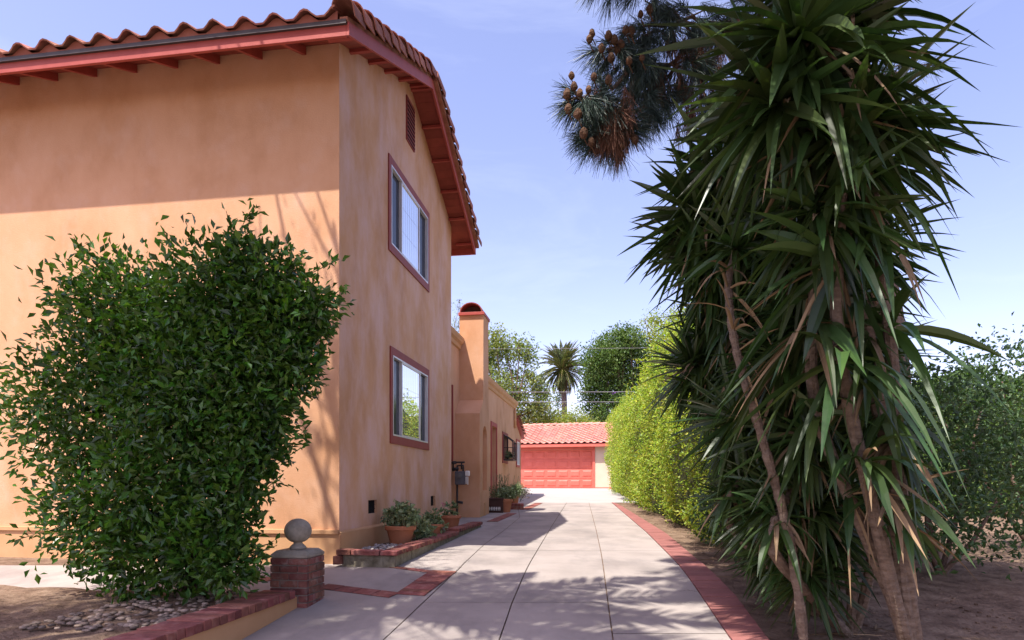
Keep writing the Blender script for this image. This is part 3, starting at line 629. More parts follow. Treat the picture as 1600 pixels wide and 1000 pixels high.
for i in range(3): b = .05+i*.172; m.box(b, b+.172, -.20+random.uniform(-.01, .01), -.04, -.822, -.762+random.uniform(-.004, .004))
m.hexa([(.03, -.25, -.93), (.12, -.21, -.93), (.12, -.05, -.93), (.03, -.09, -.93)], [(.03, -.25, -.83), (.12, -.21, -.83), (.12, -.05, -.83), (.03, -.09, -.83)])
m.build('brick_coping', BRICK, pl, H2W, bevel=.006)
m = MB(); m.box(0.02, .6, 0, 4.8, -1.0, -.84); m.build('bed_soil', SOIL, pl, H2W)
m = MB()
for i in range(420):
    b = random.uniform(.06, .57); a = random.uniform(-.03, 1.1) if i < 330 else random.uniform(1.1, 4.5); r = random.uniform(.012, .026)
    m.lathe([(0, -r*.5), (r*.8, -r*.35), (r, 0), (r*.75, r*.4), (0, r*.55)], (b, a, -.84+r*.4+random.uniform(0, .02)), 7, jit=.2)
tag(m.build('pebble_mulch', PEBBLE, pl, H2W, smooth=True), kind='stuff')
def pot(lbl, b, a, z, R, h, kind, rng, conv=H2W, rim=True, mat_=TERRA, name='potted_plant', grp='terracotta pots in the raised bed'):
    t = thing(name, lbl, 'potted plant', conv([b, a, z]), 0, grp); c = (b, a, z)
    m = MB(); m.lathe([(0, 0), (R*.66, 0), (R*.93, h*.78), (R*1.03, h*.78), (R*1.06, h*.82), (R*1.06, h*.97), (R*1.02, h), (R*.93, h), (R*.9, h*.85), (0, h*.83)], c, 32); m.build('pot', mat_, t, conv, smooth=False)
    m = MB()
    top = np.array([b, a, z+h])
    if kind == 'leafy':
        P, d = blobpts([(b-.02, a, z+h+R*.75, R*.85), (b+R*.7, a-.05, z+h+R*.75, R*.7), (b-R*.8, a+.05, z+h+R*.5, R*.6), (b, a+.1, z+h+R*1.1, R*.55)], 520, .2, rng); leaves(m, P, .065, out=d, asp=.75, rng=rng)
        for k in range(26): P0 = top+rng.normal(size=3)*[R*.5, R*.5, .0]; m.tube([P0, P0+rng.normal(size=3)*[.05, .05, .02]+[0, 0, R*.8]], .005, 4)
    elif kind == 'trailing':
        P, d = blobpts([(b, a, z+h+R*.5, R*.8), (b+R*.9, a, z+h*.8, R*.5), (b-R*.6, a-.05, z+h+R*.3, R*.6)], 420, .2, rng); leaves(m, P, .06, out=d, asp=.6, rng=rng)
        for k in range(9): rosette(m, top+rng.normal(size=3)*[R*.6, R*.6, .05], (rng.normal()*.3, rng.normal()*.3, 1), 18, .08, .028, 10, 90, .1, rng, 4)
    elif kind == 'rosettes':
        for k in range(14): rosette(m, top+rng.normal(size=3)*[R*.5, R*.5, .07]+[0, 0, .06], (rng.normal()*.4, rng.normal()*.4, 1), 16, .10, .034, 10, 90, .05, rng, 4)
    m.build('foliage', SUCC, t, conv); return t
pot('large terracotta pot of grey green leafy succulents, nearest in the raised bed', .35, 1.22, -.84, .20, .27, 'leafy', R_(1))
pot('terracotta pot with trailing yellow green succulents, in the middle of the raised bed', .47, 2.45, -.84, .165, .22, 'trailing', R_(2))
pot('small terracotta pot half hidden behind trailing leaves against the wall', .22, 2.05, -.82, .11, .24, 'leafy', R_(3))
t = pot('terracotta pot of dark rosettes with a pink bloom, far end of the raised bed', .38, 3.95, -.82, .17, .26, 'rosettes', R_(4))
m = MB(); P, d = blobpts([(.26, 3.9, -.37, .035)], 30); leaves(m, P, .03, asp=.9); m.build('flower', PINK, t, H2W)
m = MB(); P, d = blobpts([(.50, 1.75, -.62, .15), (.52, 1.88, -.70, .14), (.50, 1.65, -.72, .13)], 520, .0); leaves(m, P, .06, out=d, asp=.6)
for k in range(14): m.tube([(.5, 1.75, -.84), (.5+random.uniform(-.1, .1), 1.75+random.uniform(-.2, .2), -.62)], .004, 4)
tag(m.build('trailing_succulent', SUCC, None, H2W), 'leafy green succulent spilling over the coping between the nearest two pots', 'plant')
m = MB(); 
for k in range(16): rosette(m, (.50+random.uniform(-.06, .05), 2.0+random.uniform(-.25, .35), -.80), (0, 0, 1), 14, .07, .02, 5, 80, .05, RNG, 4)
tag(m.build('low_succulent', SUCC, None, H2W), 'low pale green rosettes growing on the soil just behind the brick coping', 'ground cover', kind='stuff')

# ------------------------------------------------------------ brick pier with ball finial, low wall
pp = at(480, 860, 5.68); pb = np.array([pp[0], pp[1]]); pz = -.6
pier = thing('brick_pier', 'short red brick pier with flat stone cap beside the front walk', 'pier', (pp[0]-.17, pp[1]+.17, -1.1), -TH)
def P2W(P): P = np.asarray(P, float); o = np.array([pp[0], pp[1], 0.]); return o+P[..., :1]*W+P[..., 1:2]*U+P[..., 2:3]*np.array([0, 0, 1.])
PW = .355
m = MB(); m.box(-PW+.012, -.012, .012, PW-.012, -1.3, -.66); m.build('mortar_core', MORTAR, pier, P2W)
m = MB(); hb = .0665
for c in range(7):
    z = -.662-hb*(c+1); 
    for s in range(4):
        off = 0 if c % 2 == 0 else .5
        L = PW
        cuts_ = [0, .5, 1] if (c+s) % 2 == 0 else [0, .26, .74, 1]
        for k in range(len(cuts_)-1):
            t0 = cuts_[k]*L+.004; t1 = cuts_[k+1]*L-.004; j = random.uniform(-.003, .004); th = .05
            if s == 0: m.box(-L+t0, -L+t1, -j, th, z+.005, z+hb-.005)
            if s == 1: m.box(-th, j, t0 if k else th+.002, t1, z+.005, z+hb-.005)
            if s == 2: m.box(-L+t0, -L+t1, L-th, L+j, z+.005, z+hb-.005)
            if s == 3: m.box(-L-j, -L+th, t0, t1, z+.005, z+hb-.005)
m.build('bricks', BRICKW, pier, P2W, bevel=.005)
m = MB(); e = .0
m.hexa([(-PW-e, -e, -.662), (e, -e, -.662), (e, PW+e, -.662), (-PW-e, PW+e, -.662)], [(-PW-e, -e, -.635), (e, -e, -.635), (e, PW+e, -.635), (-PW-e, PW+e, -.635)])
m.hexa([(-PW-e, -e, -.635), (e, -e, -.635), (e, PW+e, -.635), (-PW-e, PW+e, -.635)], [(-PW+.04, .04, -.598), (-.04, .04, -.598), (-.04, PW-.04, -.598), (-PW+.04, PW-.04, -.598)])
m.build('stone_cap', CAPC, pier, P2W, bevel=.006)
m = MB(); r = .122; pr_ = [(0, 0), (.072, 0), (.076, .015), (.066, .028), (.052, .042), (.040, .052), (.040, .062), (.050, .070)]
for t in np.linspace(-62, 88, 14): pr_.append((r*1.0*math.cos(math.radians(t)), .070+r*.88+.0+r*.93*math.sin(math.radians(t))-.01))
pr_.append((0, .070+r*.88+r*.93-.01))
m.lathe(pr_, (-PW/2, PW/2, -.598), 36)
tag(m.build('ball_finial', CAPC, None, P2W, smooth=True), 'round grey stone ball finial standing on the brick pier cap', 'finial')
lw_ = thing('planter_wall', 'low peach rendered garden wall with brick coping in the lower left corner', 'wall', P2W([-.3, -1.5, -1.25]), -TH)
m = MB(); m.box(-.34, -.095, -3.2, -.004, -1.5, -1.005); m.build('rendered_wall', STUCCO2, lw_, P2W)
m = MB(); a = -3.2
while a < -.09: m.box(-.36+random.uniform(-.004, .004), -.07+random.uniform(-.004, .004), a, a+.082, -1.002, -.935+random.uniform(-.004, .004)); a += .092
m.build('brick_coping', BRICK, lw_, P2W, bevel=.005)
m = MB(); V = []; n = 14
for j in range(n+1):
    for i in range(n+1): V.append((-.34-3.5*i/n, -3.1+3.1*j/n, -.985+random.uniform(-.02, .02)))
m.add(V, [(j*(n+1)+i, j*(n+1)+i+1, (j+1)*(n+1)+i+1, (j+1)*(n+1)+i) for j in range(n) for i in range(n)]); struct(m.build('ground_mulch_bed', SOIL, None, P2W))
m = MB()
for i in range(260):
    r = random.uniform(.015, .035); m.lathe([(0, -r*.4), (r*.8, -r*.3), (r, 0), (r*.7, r*.3), (0, r*.4)], (random.uniform(-1.3, -.38), random.uniform(-1.6, 0), -.965), 7, jit=.25)
tag(m.build('river_pebbles', mat('mulch_chips', [(.16, .11, .08), (.28, .22, .17)], rnd=.4), None, P2W, smooth=True), 'loose stones covering the soil of the corner bed', 'stones', kind='stuff')

# ------------------------------------------------------------ garage
gz = float(g(33))
ga = thing('garage', 'detached garage with coral roll up door and pink tiled roof behind the driveway', 'garage', G2W([-3.5, 0, gz]), -TG)
m = MB(); DL, DRr, DT = -6.0, -.98, 1.80
gsd = lambda b, z, d: (b, d, z)
holewall(m, -7.6, 0, gz-.2, 2.12, [(DL, DRr, gz-.2, DT)], gsd, .22)
m.add([(0, 0, gz-.2), (0, 5.6, gz-.2), (0, 5.6, 2.1), (0, 2.8, 3.1), (0, 0, 2.1)], [(0, 1, 2, 3, 4)]); m.add([(-7.6, 0, gz-.2), (-7.6, 5.6, gz-.2), (-7.6, 5.6, 2.1), (-7.6, 2.8, 3.1), (-7.6, 0, 2.1)], [(4, 3, 2, 1, 0)]); m.add([(0, 5.6, gz-.2), (-7.6, 5.6, gz-.2), (-7.6, 5.6, 2.1), (0, 5.6, 2.1)], [(0, 1, 2, 3)])
m.build('wall', STUCCO3, ga, G2W)
m = MB(); m.box(DRr, -.86, -.03, .0, gz-.1, DT+.12); m.box(DL-.12, DL, -.03, 0, gz-.1, DT+.12); m.box(DL, DRr, -.03, 0, DT, DT+.12); gd = m.build('door', CORAL, ga, G2W)
m = MB(); m.box(DL, DRr, .16, .2, gz+.02, DT); nr = 4; hh = (DT-gz-.02)/nr
for rI in range(nr):
    z = gz+.02+hh*rI
    m.box(DL, DRr, .145, .16, z+.015, z+hh-.012)
    for c in range(8):
        b = DL+(DRr-DL)*(c+.5)/8; hw = .25
        m.hexa([(b-hw, .145, z+.09), (b+hw, .145, z+.09), (b+hw, .145, z+hh-.09), (b-hw, .145, z+hh-.09)][::-1], [(b-hw+.05, .120, z+.14), (b+hw-.05, .120, z+.14), (b+hw-.05, .120, z+hh-.14), (b-hw+.05, .120, z+hh-.14)][::-1])
m.build('door_panel', CORAL, gd, G2W, bevel=.006)
m = MB(); m.hexa([(-8, -.36, 1.98), (.32, -.36, 1.98), (.32, 2.8, 3.20), (-8, 2.8, 3.20)], [(-8, -.36, 2.06), (.32, -.36, 2.06), (.32, 2.8, 3.28), (-8, 2.8, 3.28)]); m.hexa([(-8, 2.8, 3.20), (.32, 2.8, 3.20), (.32, 6, 1.98), (-8, 6, 1.98)], [(-8, 2.8, 3.28), (.32, 2.8, 3.28), (.32, 6, 2.06), (-8, 6, 2.06)])
gr = m.build('roof', TRIML, ga, G2W)
m = MB(); m.box(-8, .34, -.40, -.37, 1.92, 2.07); m.build('eave_fascia', CORAL, gr, G2W)
m = MB(); gl_ = math.hypot(3.2, 1.22); tilefield(m, (.30, -.42, 2.08), (0, 3.16, 1.22), (-1, 0, 0), 9, gl_/9, 8.3, .33, .05, 8, .04); tilefield(m, (.30, 6.02, 2.08), (0, -3.16, 1.22), (-1, 0, 0), 9, gl_/9, 8.3, .33, .05, 4, .03)
m.build('roof_tiles', TILEG, gr, G2W)
m = MB(); rake_tiles(m, (.34, 2.8, 3.33), (-1, 0, 0), 20, .41, .12, (0, 1, 0), (0, 0, 1)); m.build('ridge_tiles', TILEG, gr, G2W)
m = MB(); rake_tiles(m, (.33, -.42, 2.11), (0, 3.16, 1.22), 9, gl_/9, .09, (1, 0, 0), (0, -.36, .93)); m.build('rake_tiles', TILEG, gr, G2W)
m = MB(); m.box(-.27, -.25, -.05, 0, 1.25, 1.38); m.lathe([(0, 0), (.05, .02), (.065, .16), (.09, .18), (.02, .25), (0, .26)], (-.26, -.11, 1.2), 6); m.build('wall_lamp', BLACKM, ga, G2W)
m = MB(); m.box(-.86, 0, -.02, 0, gz-.1, gz+.06); m.build('base_trim', CORAL, ga, G2W)

# ------------------------------------------------------------ things by the wing
GP = 'pots beside the wing door'
def g3(px, py, Y=None): p = unp(px, py); return p
p = unp(778, 801.5); 
tr = thing('dark_trough', 'low dark brown trough with a row of small white balusters beside the chimney', 'trough', p, -TH)
def T2W(P): P = np.asarray(P, float); return p*1.0+P[..., :1]*W+P[..., 1:2]*U+P[..., 2:3]*np.array([0, 0, 1.])
m = MB(); m.box(-.32, .12, 0, .30, .0, .36); m.box(-.34, .14, -.02, .32, .33, .37); m.build('box', mat('dark_wood', [(.05, .025, .02), (.09, .045, .035)]), tr, T2W, bevel=.006)
m = MB()
for i in range(8): m.lathe([(0, 0), (.014, 0), (.009, .02), (.018, .045), (.009, .07), (.014, .09), (0, .09)], (-.25+i*.043, -.02, .06), 8)
m.build('baluster', WHITE, tr, T2W, smooth=True)
q1 = unp(790, 800.5); pot('tapered terracotta pot with bushy herbs in front of the wing door', q1[0], q1[1], q1[2], .17, .34, 'leafy', R_(8), IDN, grp=GP)
q2 = unp(806, 789); pot('small terracotta pot near the far end of the wing wall', q2[0]-.03, q2[1], q2[2]+.05, .14, .28, 'leafy', R_(9), IDN, grp=GP)
q4 = unp(798, 796.5)
bs = thing('brick_step', 'small dark red brick plinth on the paving beside the wing pots', 'plinth', q4)
m = MB()
for c in range(2):
    for k in range(4): m.box(q4[0]+k*.088, q4[0]+k*.088+.082, q4[1], q4[1]+.3, q4[2]+c*.085, q4[2]+c*.085+.078)
m.build('bricks', BRICK, bs, bevel=.004); m = MB(); m.box(q4[0]+.01, q4[0]+.34, q4[1]+.01, q4[1]+.29, q4[2], q4[2]+.155); m.build('mortar', MORTAR, bs)
m = MB(); c1 = at(783, 768, 16.6); P, d = blobpts([(c1[0], c1[1], c1[2]-.02, .27), (c1[0]-.16, c1[1], c1[2]-.05, .22), (c1[0]+.2, c1[1], c1[2]-.05, .24)], 1500, .15); leaves(m, P, .05, out=d, asp=.35, up=.2)
for k in range(26): b = c1+RNG.normal(size=3)*[.15, .1, .0]; m.tube([b, b+RNG.normal(size=3)*[.08, .05, .03]+[0, 0, .42]], .004, 4)
tag(m.build('rosemary_bush', mat('herb_leaf', [(.09, .14, .07), (.16, .20, .10)], rnd=.35, transl=.2), None), 'bushy grey green herb spreading over the dark trough', 'plant')
m = MB(); c1 = at(806, 767, 18); P, d = blobpts([(c1[0], c1[1], c1[2], .22), (c1[0]+.06, c1[1], c1[2]+.05, .18)], 1000, .0); leaves(m, P, .06, out=d, asp=.35)
tag(m.build('leafy_herb', SUCC, None), 'upright yellow green herb against the far wing wall', 'plant')
m = MB(); c1 = at(819, 770, 18.5); P, d = blobpts([(c1[0], c1[1], c1[2], .19)], 330, .0); leaves(m, P, .06, out=d, asp=.4)
for k in range(8): b = at(812, 784, 18.5); m.tube([b, c1+RNG.normal(size=3)*.08], .005, 4)
tag(m.build('flowering_geranium', mat('geranium', [(.10, .11, .10), (.25, .17, .15)], rnd=.4), None), 'sparse flowering plant overhanging the driveway, farthest of the wing plants', 'plant')

# ------------------------------------------------------------ left shrub
def YB(px, py, Y, r): p = at(px, py, Y); return (p[0], p[1], p[2], r)
bl = [YB(330, 480, 5.7, .62), (YB(420, 440, 5.5, .36)), YB(470, 495, 5.5, .30), YB(495, 480, 5.4, .20), YB(400, 560, 5.5, .46), YB(455, 570, 5.4, .30), YB(300, 640, 5.6, .7), YB(405, 660, 5.4, .36), YB(372, 745, 5.3, .30), YB(355, 820, 5.2, .26), YB(240, 560, 5.8, .7), YB(250, 760, 5.6, .6), YB(375, 400, 5.5, .22), YB(392, 705, 5.4, .25), YB(360, 880, 5.1, .24)]
bush = thing('ficus_shrub', 'tall glossy dark green shrub overhanging the brick pier in front of the house', 'shrub', at(330, 960, 5.6)*[1, 1, 0]+[0, 0, -1.0])
m = MB(); bl += [YB(330, 780, 5.5, .4), YB(345, 600, 5.6, .6), YB(380, 480, 5.6, .45), YB(310, 860, 5.3, .4), YB(180, 480, 5.9, .55), YB(130, 640, 5.9, .7), YB(170, 800, 5.8, .6), YB(230, 880, 5.5, .4), YB(430, 520, 5.5, .4), YB(390, 620, 5.4, .4)]; P, d = blobpts(bl, 40000, .25, R_(5)); leaves(m, P, .082, out=d, asp=.5, rng=R_(6))
rg = R_(12)
for k in range(110):                          # shoots with paired leaves sticking out of the outline
    b = bl[rg.integers(len(bl))]; d0 = unit(rg.normal(size=3)+np.array([.35, -.2, .35])); p0 = np.array(b[:3])+d0*b[3]*.95; L = rg.uniform(.08, .22)
    Q = p0+d0*np.linspace(0, L, 7)[:, None]+rg.normal(size=(7, 3))*.008; leaves(m, Q, .07, out=np.tile(d0, (7, 1)), asp=.45, rng=rg); m.tube([p0, p0+d0*L], .003, 4)
for (x, y, x2, y2) in [(380, 350, 396, 322), (400, 700, 480, 680), (385, 640, 478, 686), (380, 760, 470, 700), (375, 800, 440, 742), (375, 900, 408, 858), (370, 830, 415, 800), (480, 470, 545, 478), (480, 430, 530, 405), (440, 600, 500, 572), (370, 850, 412, 872), (370, 870, 402, 905)]:
    a, b = at(x, y, 5.35), at(x2, y2, 5.3); Q = a+(b-a)*np.linspace(.1, 1, 22)[:, None]+rg.normal(size=(22, 3))*.025; leaves(m, Q, .075, out=np.tile(unit(b-a), (22, 1)), asp=.42, rng=rg); m.tube([a, b], .004, 4)
m.build('foliage', LEAF_B, bush)
m = MB(); tb = at(300, 960, 5.6); tb[2] = -1.05
for k in range(7):
    b = bl[k*2]; c_ = np.array(b[:3]); m.tube([tb+rg.normal(size=3)*[.08, .08, 0], tb*.5+c_*.5+rg.normal(size=3)*.12, c_], [.035, .025, .01], 7)
m.build('stems', BARK, bush, smooth=True)

# ------------------------------------------------------------ hedge
hx = lambda y: np.interp(y, [9, 11.6, 14.3, 19.5, 24, 31], [3.0, 3.05, 3.22, 3.62, 4.05, 4.85])
def hz(y, x): return 3.15-.25*np.exp(-((y-24)/4)**2)+.14*np.sin(y*2.1+x)+.12*np.sin(y*.9+1)+.1*np.sin(y*5+x*3)+np.interp(y, [9, 12, 14, 16, 21, 24], [-.6, -.1, -.15, -.35, -.3, 0])
hedge = thing('trimmed_hedge', 'tall sunlit yellow green hedge along the right side of the driveway', 'hedge', (3.9, 18, float(g(18))))
n = 98000; rg = R_(21); y = 9.2+(31-9.2)*rg.random(n)**1.35; u = rg.random(n)
face = u < .62; top = (u >= .62) & (u < .8); endf = u >= .8
xo = np.where(face, rg.exponential(.10, n), rg.random(n)*1.5); zt = hz(y, xo)
zz = np.where(top, zt-rg.exponential(.07, n), float(0)+g(y)+.05+(zt-g(y)-.05)*rg.random(n))
y = np.where(endf, 9.2+rg.exponential(.12, n)+.2*np.sin(zz*3), y); zz = np.where(endf, np.minimum(zz, hz(y, xo)), zz)
bulge = .16*np.sin(y*1.9+zz*1.3)+.12*np.sin(zz*3.1+y*.7)+.08*np.sin(y*6.1+zz*4)+.05*rg.normal(size=n)-.12*np.exp(-((zz-1.2)/.9)**2)+.18*np.exp(-((zz-g(y))/.25)**2)
x = hx(y)+xo+bulge
P = np.stack([x, y, zz], 1)
nz3 = np.sin(y*7.3+zz*2.1)*np.sin(zz*8.9-y*1.7)+.7*np.sin(y*13.1+x*5)*np.sin(zz*15.7+y*3.3)+.5*np.sin(y*3.1-zz*4.3+1)
P[:, 0] -= .055*nz3*(face | endf); P[:, 2] += .05*nz3*top; keep = rg.random(n) < np.clip(.72+.42*nz3, .12, 1); P = P[keep]; face = face[keep]; top = top[keep]; endf = endf[keep]
o_ = np.where(top[:, None], [0, 0, 1.], np.where(endf[:, None], [-.2, -1, .1], [-1, -.2, .15]))
m = MB(); leaves(m, P, .062, out=o_, outw=.5, asp=.55, rng=rg)
for k in range(420):                          # loose shoots on the face and the top
    yy_ = 9.4+21*rg.random()**1.3; tp = rg.random() < .5; x0 = float(hx(yy_))+(rg.random()*1.2 if tp else -.05); z0 = float(hz(yy_, x0-hx(yy_))) if tp else rg.uniform(g(yy_)+.2, 3)
    d0 = unit(np.array([-.2, -.1, 1.])+rg.normal(size=3)*.35) if tp else unit(np.array([-1, -.2, .5])+rg.normal(size=3)*.4)
    Q = np.array([x0, yy_, z0])+d0*np.linspace(0, rg.uniform(.12, .32), 9)[:, None]+rg.normal(size=(9, 3))*.012; leaves(m, Q, .06, out=np.tile(d0, (9, 1)), asp=.5, rng=rg)
m.build('foliage', LEAF_H, hedge)
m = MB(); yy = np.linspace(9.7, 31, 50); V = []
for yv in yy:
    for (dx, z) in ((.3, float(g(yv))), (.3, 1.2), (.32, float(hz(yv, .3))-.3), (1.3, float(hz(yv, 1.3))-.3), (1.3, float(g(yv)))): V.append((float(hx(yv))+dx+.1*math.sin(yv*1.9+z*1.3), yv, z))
m.add(V, [(j*5+i, j*5+i+1, (j+1)*5+i+1, (j+1)*5+i) for j in range(49) for i in range(4)]+[(0, 1, 2, 3, 4)]); m.build('branches', mat('hedge_dark_core', [(.03, .035, .012), (.06, .065, .02)], scale=8, rough=1), hedge)  # opaque dark core added inside the leaf shell, no branches modelled

# ------------------------------------------------------------ yuccas
YL = 'yuccas on the right of the driveway'
def yucca(label, basep, ros, trunkr=.045, dead=.12, seed=0, leafw=.064):
    rg = R_(100+seed); b = np.array([basep[0], basep[1], float(g(basep[1]))-.03]); t = thing('yucca', label, 'yucca', b, 0, YL)
    ml = MB(); md = MB(); mt = MB()
    for (px, py, Y, L, ax, n) in ros:
        c = at(px, py, Y); axis = unit(np.array(ax, float))
        rosette(ml, c, axis, int(n*1.35), L, leafw*L/.65, 6, 118, .13, rg); rosette(ml, c-axis*.10, axis, int(n*.45), L*.95, leafw*L/.65, 95, 150, .35, rg)
        rosette(md, c-axis*.16, (-axis if axis[2] > 0 else axis)+np.array([0, 0, -.5]), max(3, int(n*dead)), L*.75, leafw*.7, 0, 60, .2, rg)
        if c[2] > .0:
            mid = b*.45+c*.55+rg.normal(size=3)*[.22, .22, .05]; mid2 = c-axis*.35; P = [b, b*.75+mid*.25+rg.normal(size=3)*.04, mid, mid2, c]
        else: P = [b*.5+c*.5+[0, 0, -.1], c-axis*.1, c]
        P = np.array(P)
        # resample smooth
        tt = np.linspace(0, len(P)-1, 22); Q = np.stack([np.interp(tt, range(len(P)), P[:, i]) for i in range(3)], 1); Q[1:-1] = (Q[:-2]+Q[1:-1]*2+Q[2:])/4
        mt.tube(Q, np.linspace(trunkr, trunkr*.6, 22), 9, jit=.10)
        if c[2] > -.2:
            for q_ in [k_ for k_ in range(4, 21, 2) if Q[k_][2] > -.25]:
                lo_ = Q[q_][2] < .5
                ou = unit(np.array([-.1 if lo_ else -.6, -.6, .2 if lo_ else 0])+rg.normal(size=3)*.6); rosette(ml, Q[q_], ou, 11, L*(.6 if lo_ else .88), leafw*L/.65, 10, 85, .75, rg)
                if q_ % 4 == 0: rosette(md, Q[q_], ou+np.array([0, 0, -.9]), 5, L*.7, leafw*.6, 5, 60, .6, rg)
    ml.build('leaf_crown', YUC, t); md.build('dead_leaves', YUCD, t); mt.build('trunk', BARKY, t, smooth=False); return t
yucca('giant yucca with the longest leaves, reaching highest over the driveway edge', (2.6, 4.1), [(1245, 60, 3.6, .84, (-.8, -.1, .4), 46), (1215, 165, 3.7, .74, (-.8, -.2, .3), 46), (1340, 200, 3.7, .7, (.1, -.4, .8), 46), (1300, -60, 3.8, .7, (-.3, 0, 1), 46), (1280, 330, 3.8, .62, (-.4, -.7, .3), 40)], seed=1)
yucca('yucca whose crowns fan out widest against the sky halfway up', (2.75, 5.6), [(1170, 225, 4.9, .68, (-.75, -.2, .55), 60), (1092, 335, 5.3, .70, (-.9, -.1, .25), 64), (1085, 385, 5.4, .6, (-.9, -.1, .0), 50), (1120, 270, 5.2, .66, (-.85, -.1, .5), 50), (1195, 345, 4.8, .66, (-.5, -.5, .6), 60), (1118, 425, 5.3, .60, (-.8, -.2, -.05), 60), (1190, 120, 5.2, .62, (-.5, 0, .9), 50), (1150, 285, 5.1, .62, (-.8, -.2, .4), 50), (1230, 420, 4.9, .6, (-.4, -.6, .4), 50)], seed=2)
yucca('yucca behind with drooping crowns just above the sunlit hedge', (2.75, 6.6), [(1128, 545, 6.0, .60, (-.85, -.3, .0), 64), (1085, 575, 6.1, .58, (-.9, -.3, -.1), 60), (1105, 490, 6.0, .50, (-.8, -.2, .0), 50), (1190, 470, 5.5, .6, (-.4, -.6, .5), 56), (1240, 250, 6, .7, (0, -.3, .9), 50), (1165, 600, 5.9, .55, (-.7, -.4, .1), 50), (1110, 610, 6.1, .5, (-.8, -.3, -.2), 46)], seed=3)
yucca('yucca with spiky crowns on a thick bare trunk at mid height', (2.65, 5.0), [(1150, 655, 5.0, .60, (-.75, -.5, .25), 56), (1225, 560, 4.5, .62, (-.5, -.5, .6), 54), (1290, 480, 4.3, .62, (-.1, -.6, .8), 50), (1260, 680, 4.4, .62, (-.3, -.7, .5), 50)], seed=4)
yucca('young yucca with crowns hanging close to the ground', (2.65, 5.5), [(1165, 745, 5.4, .54, (-.7, -.4, .15), 60), (1160, 830, 5.9, .36, (-.5, -.5, .0), 44), (1185, 850, 5.5, .36, (-.5, -.5, -.1), 44), (1205, 790, 5.0, .54, (-.5, -.6, .0), 60), (1235, 770, 4.7, .6, (-.3, -.7, .4), 50), (1175, 690, 5.8, .55, (-.7, -.3, .3), 50), (1290, 830, 4.6, .55, (-.1, -.7, .2), 46), (1200, 830, 5.3, .40, (-.4, -.5, .2), 46), (1250, 850, 4.7, .40, (-.3, -.7, .2), 40), (1145, 780, 6.0, .42, (-.6, -.4, .1), 46), (1205, 800, 5.2, .5, (-.5, -.5, -.3), 56), (1235, 860, 4.8, .46, (-.4, -.6, -.1), 50), (1265, 900, 4.6, .45, (-.3, -.6, .2), 50), (1275, 800, 4.5, .5, (-.3, -.7, 0), 50), (1195, 880, 5.6, .36, (-.4, -.5, .1), 44)], seed=5)
yucca('low spreading yucca clump beside the bare dirt and brick edging', (2.75, 6.6), [(1165, 800, 6.3, .45, (-.5, -.4, .5), 50), (1145, 735, 7.0, .42, (-.6, -.3, .5), 46), (1225, 865, 5.6, .34, (-.3, -.5, .6), 36), (1195, 820, 5.6, .42, (-.4, -.5, .6), 46), (1150, 690, 6.8, .42, (-.6, -.3, .5), 46)], seed=6)
yucca('yucca farthest right, its crowns crossing the pine trunk', (3.1, 5.0), [(1350, 380, 4.9, .62, (0, -.6, .7), 50), (1330, 560, 4.8, .62, (-.2, -.7, .4), 50), (1370, 250, 5.0, .62, (.3, -.3, 1), 46), (1340, 720, 4.7, .58, (-.2, -.7, .3), 46)], seed=7)
# slender leaning stem in front, carrying a crown high up
yd = 4.3
m = MB(); P = np.array([at(1218, 780, yd), at(1195, 700, yd), at(1174, 630, yd), at(1153, 560, yd), at(1142, 500, yd), at(1137, 440, yd+.1), at(1150, 390, yd+.2)]); b0 = at(1262, 960, yd); b0[2] = float(g(yd))-.03; P = np.vstack([[b0], [at(1240, 870, yd)], P])
tt = np.linspace(0, len(P)-1, 60); Q = np.stack([np.interp(tt, range(len(P)), P[:, i]) for i in range(3)], 1); Q[1:-1] = (Q[:-2]+Q[1:-1]*2+Q[2:])/4
t = thing('yucca', 'slender yucca on a thin leaning ringed trunk, nearest the camera', 'yucca', b0, 0, YL); m.tube(Q, np.linspace(.033, .024, 60)*(1+.14*np.sin(np.arange(60)*2.2)), 10, jit=.10); m.build('trunk', BARKY, t, smooth=False)
m = MB(); rosette(m, Q[-1], (-.1, 0, 1), 46, .50, .05, 10, 120, .25, R_(200)); m.build('leaf_crown', YUC, t)
m = MB()
for k in range(5): rosette(m, Q[38+4*k], (-.3, -.6, -.4), 3, .35, .03, 20, 90, .5, R_(210+k))
m.build('dead_leaves', YUCD, t)
t = thing('boundary_hedge', 'long green hedge closing the yard behind the shaded shrubs on the right', 'hedge', (11, 15, -.7))
m = MB(); rg = R_(91); n = 26000; x = rg.uniform(5.6, 20, n); u = rg.random(n) < .75; z = np.where(u, rg.uniform(-.8, 2.6, n), 2.6+.15*np.sin(x*3)-rg.exponential(.08, n)); y = 14.5+.25*(x-6)*.3+np.where(u, rg.exponential(.15, n), rg.random(n)*1.2)+.15*np.sin(x*2.3+z*2)
leaves(m, np.stack([x, y, z], 1), .10, asp=.5, rng=rg); m.build('foliage', LEAF_T, t)
m = MB(); m.hexa([(5.8, 14.8, -.8), (20, 15.9, -.8), (20, 17, -.8), (5.8, 15.9, -.8)], [(5.8, 14.8, 2.3), (20, 15.9, 2.3), (20, 17, 2.3), (5.8, 15.9, 2.3)]); m.build('branches', bpy.data.materials['hedge_dark_core'], t)  # plain dark block added as this hedge's core, no branches modelled
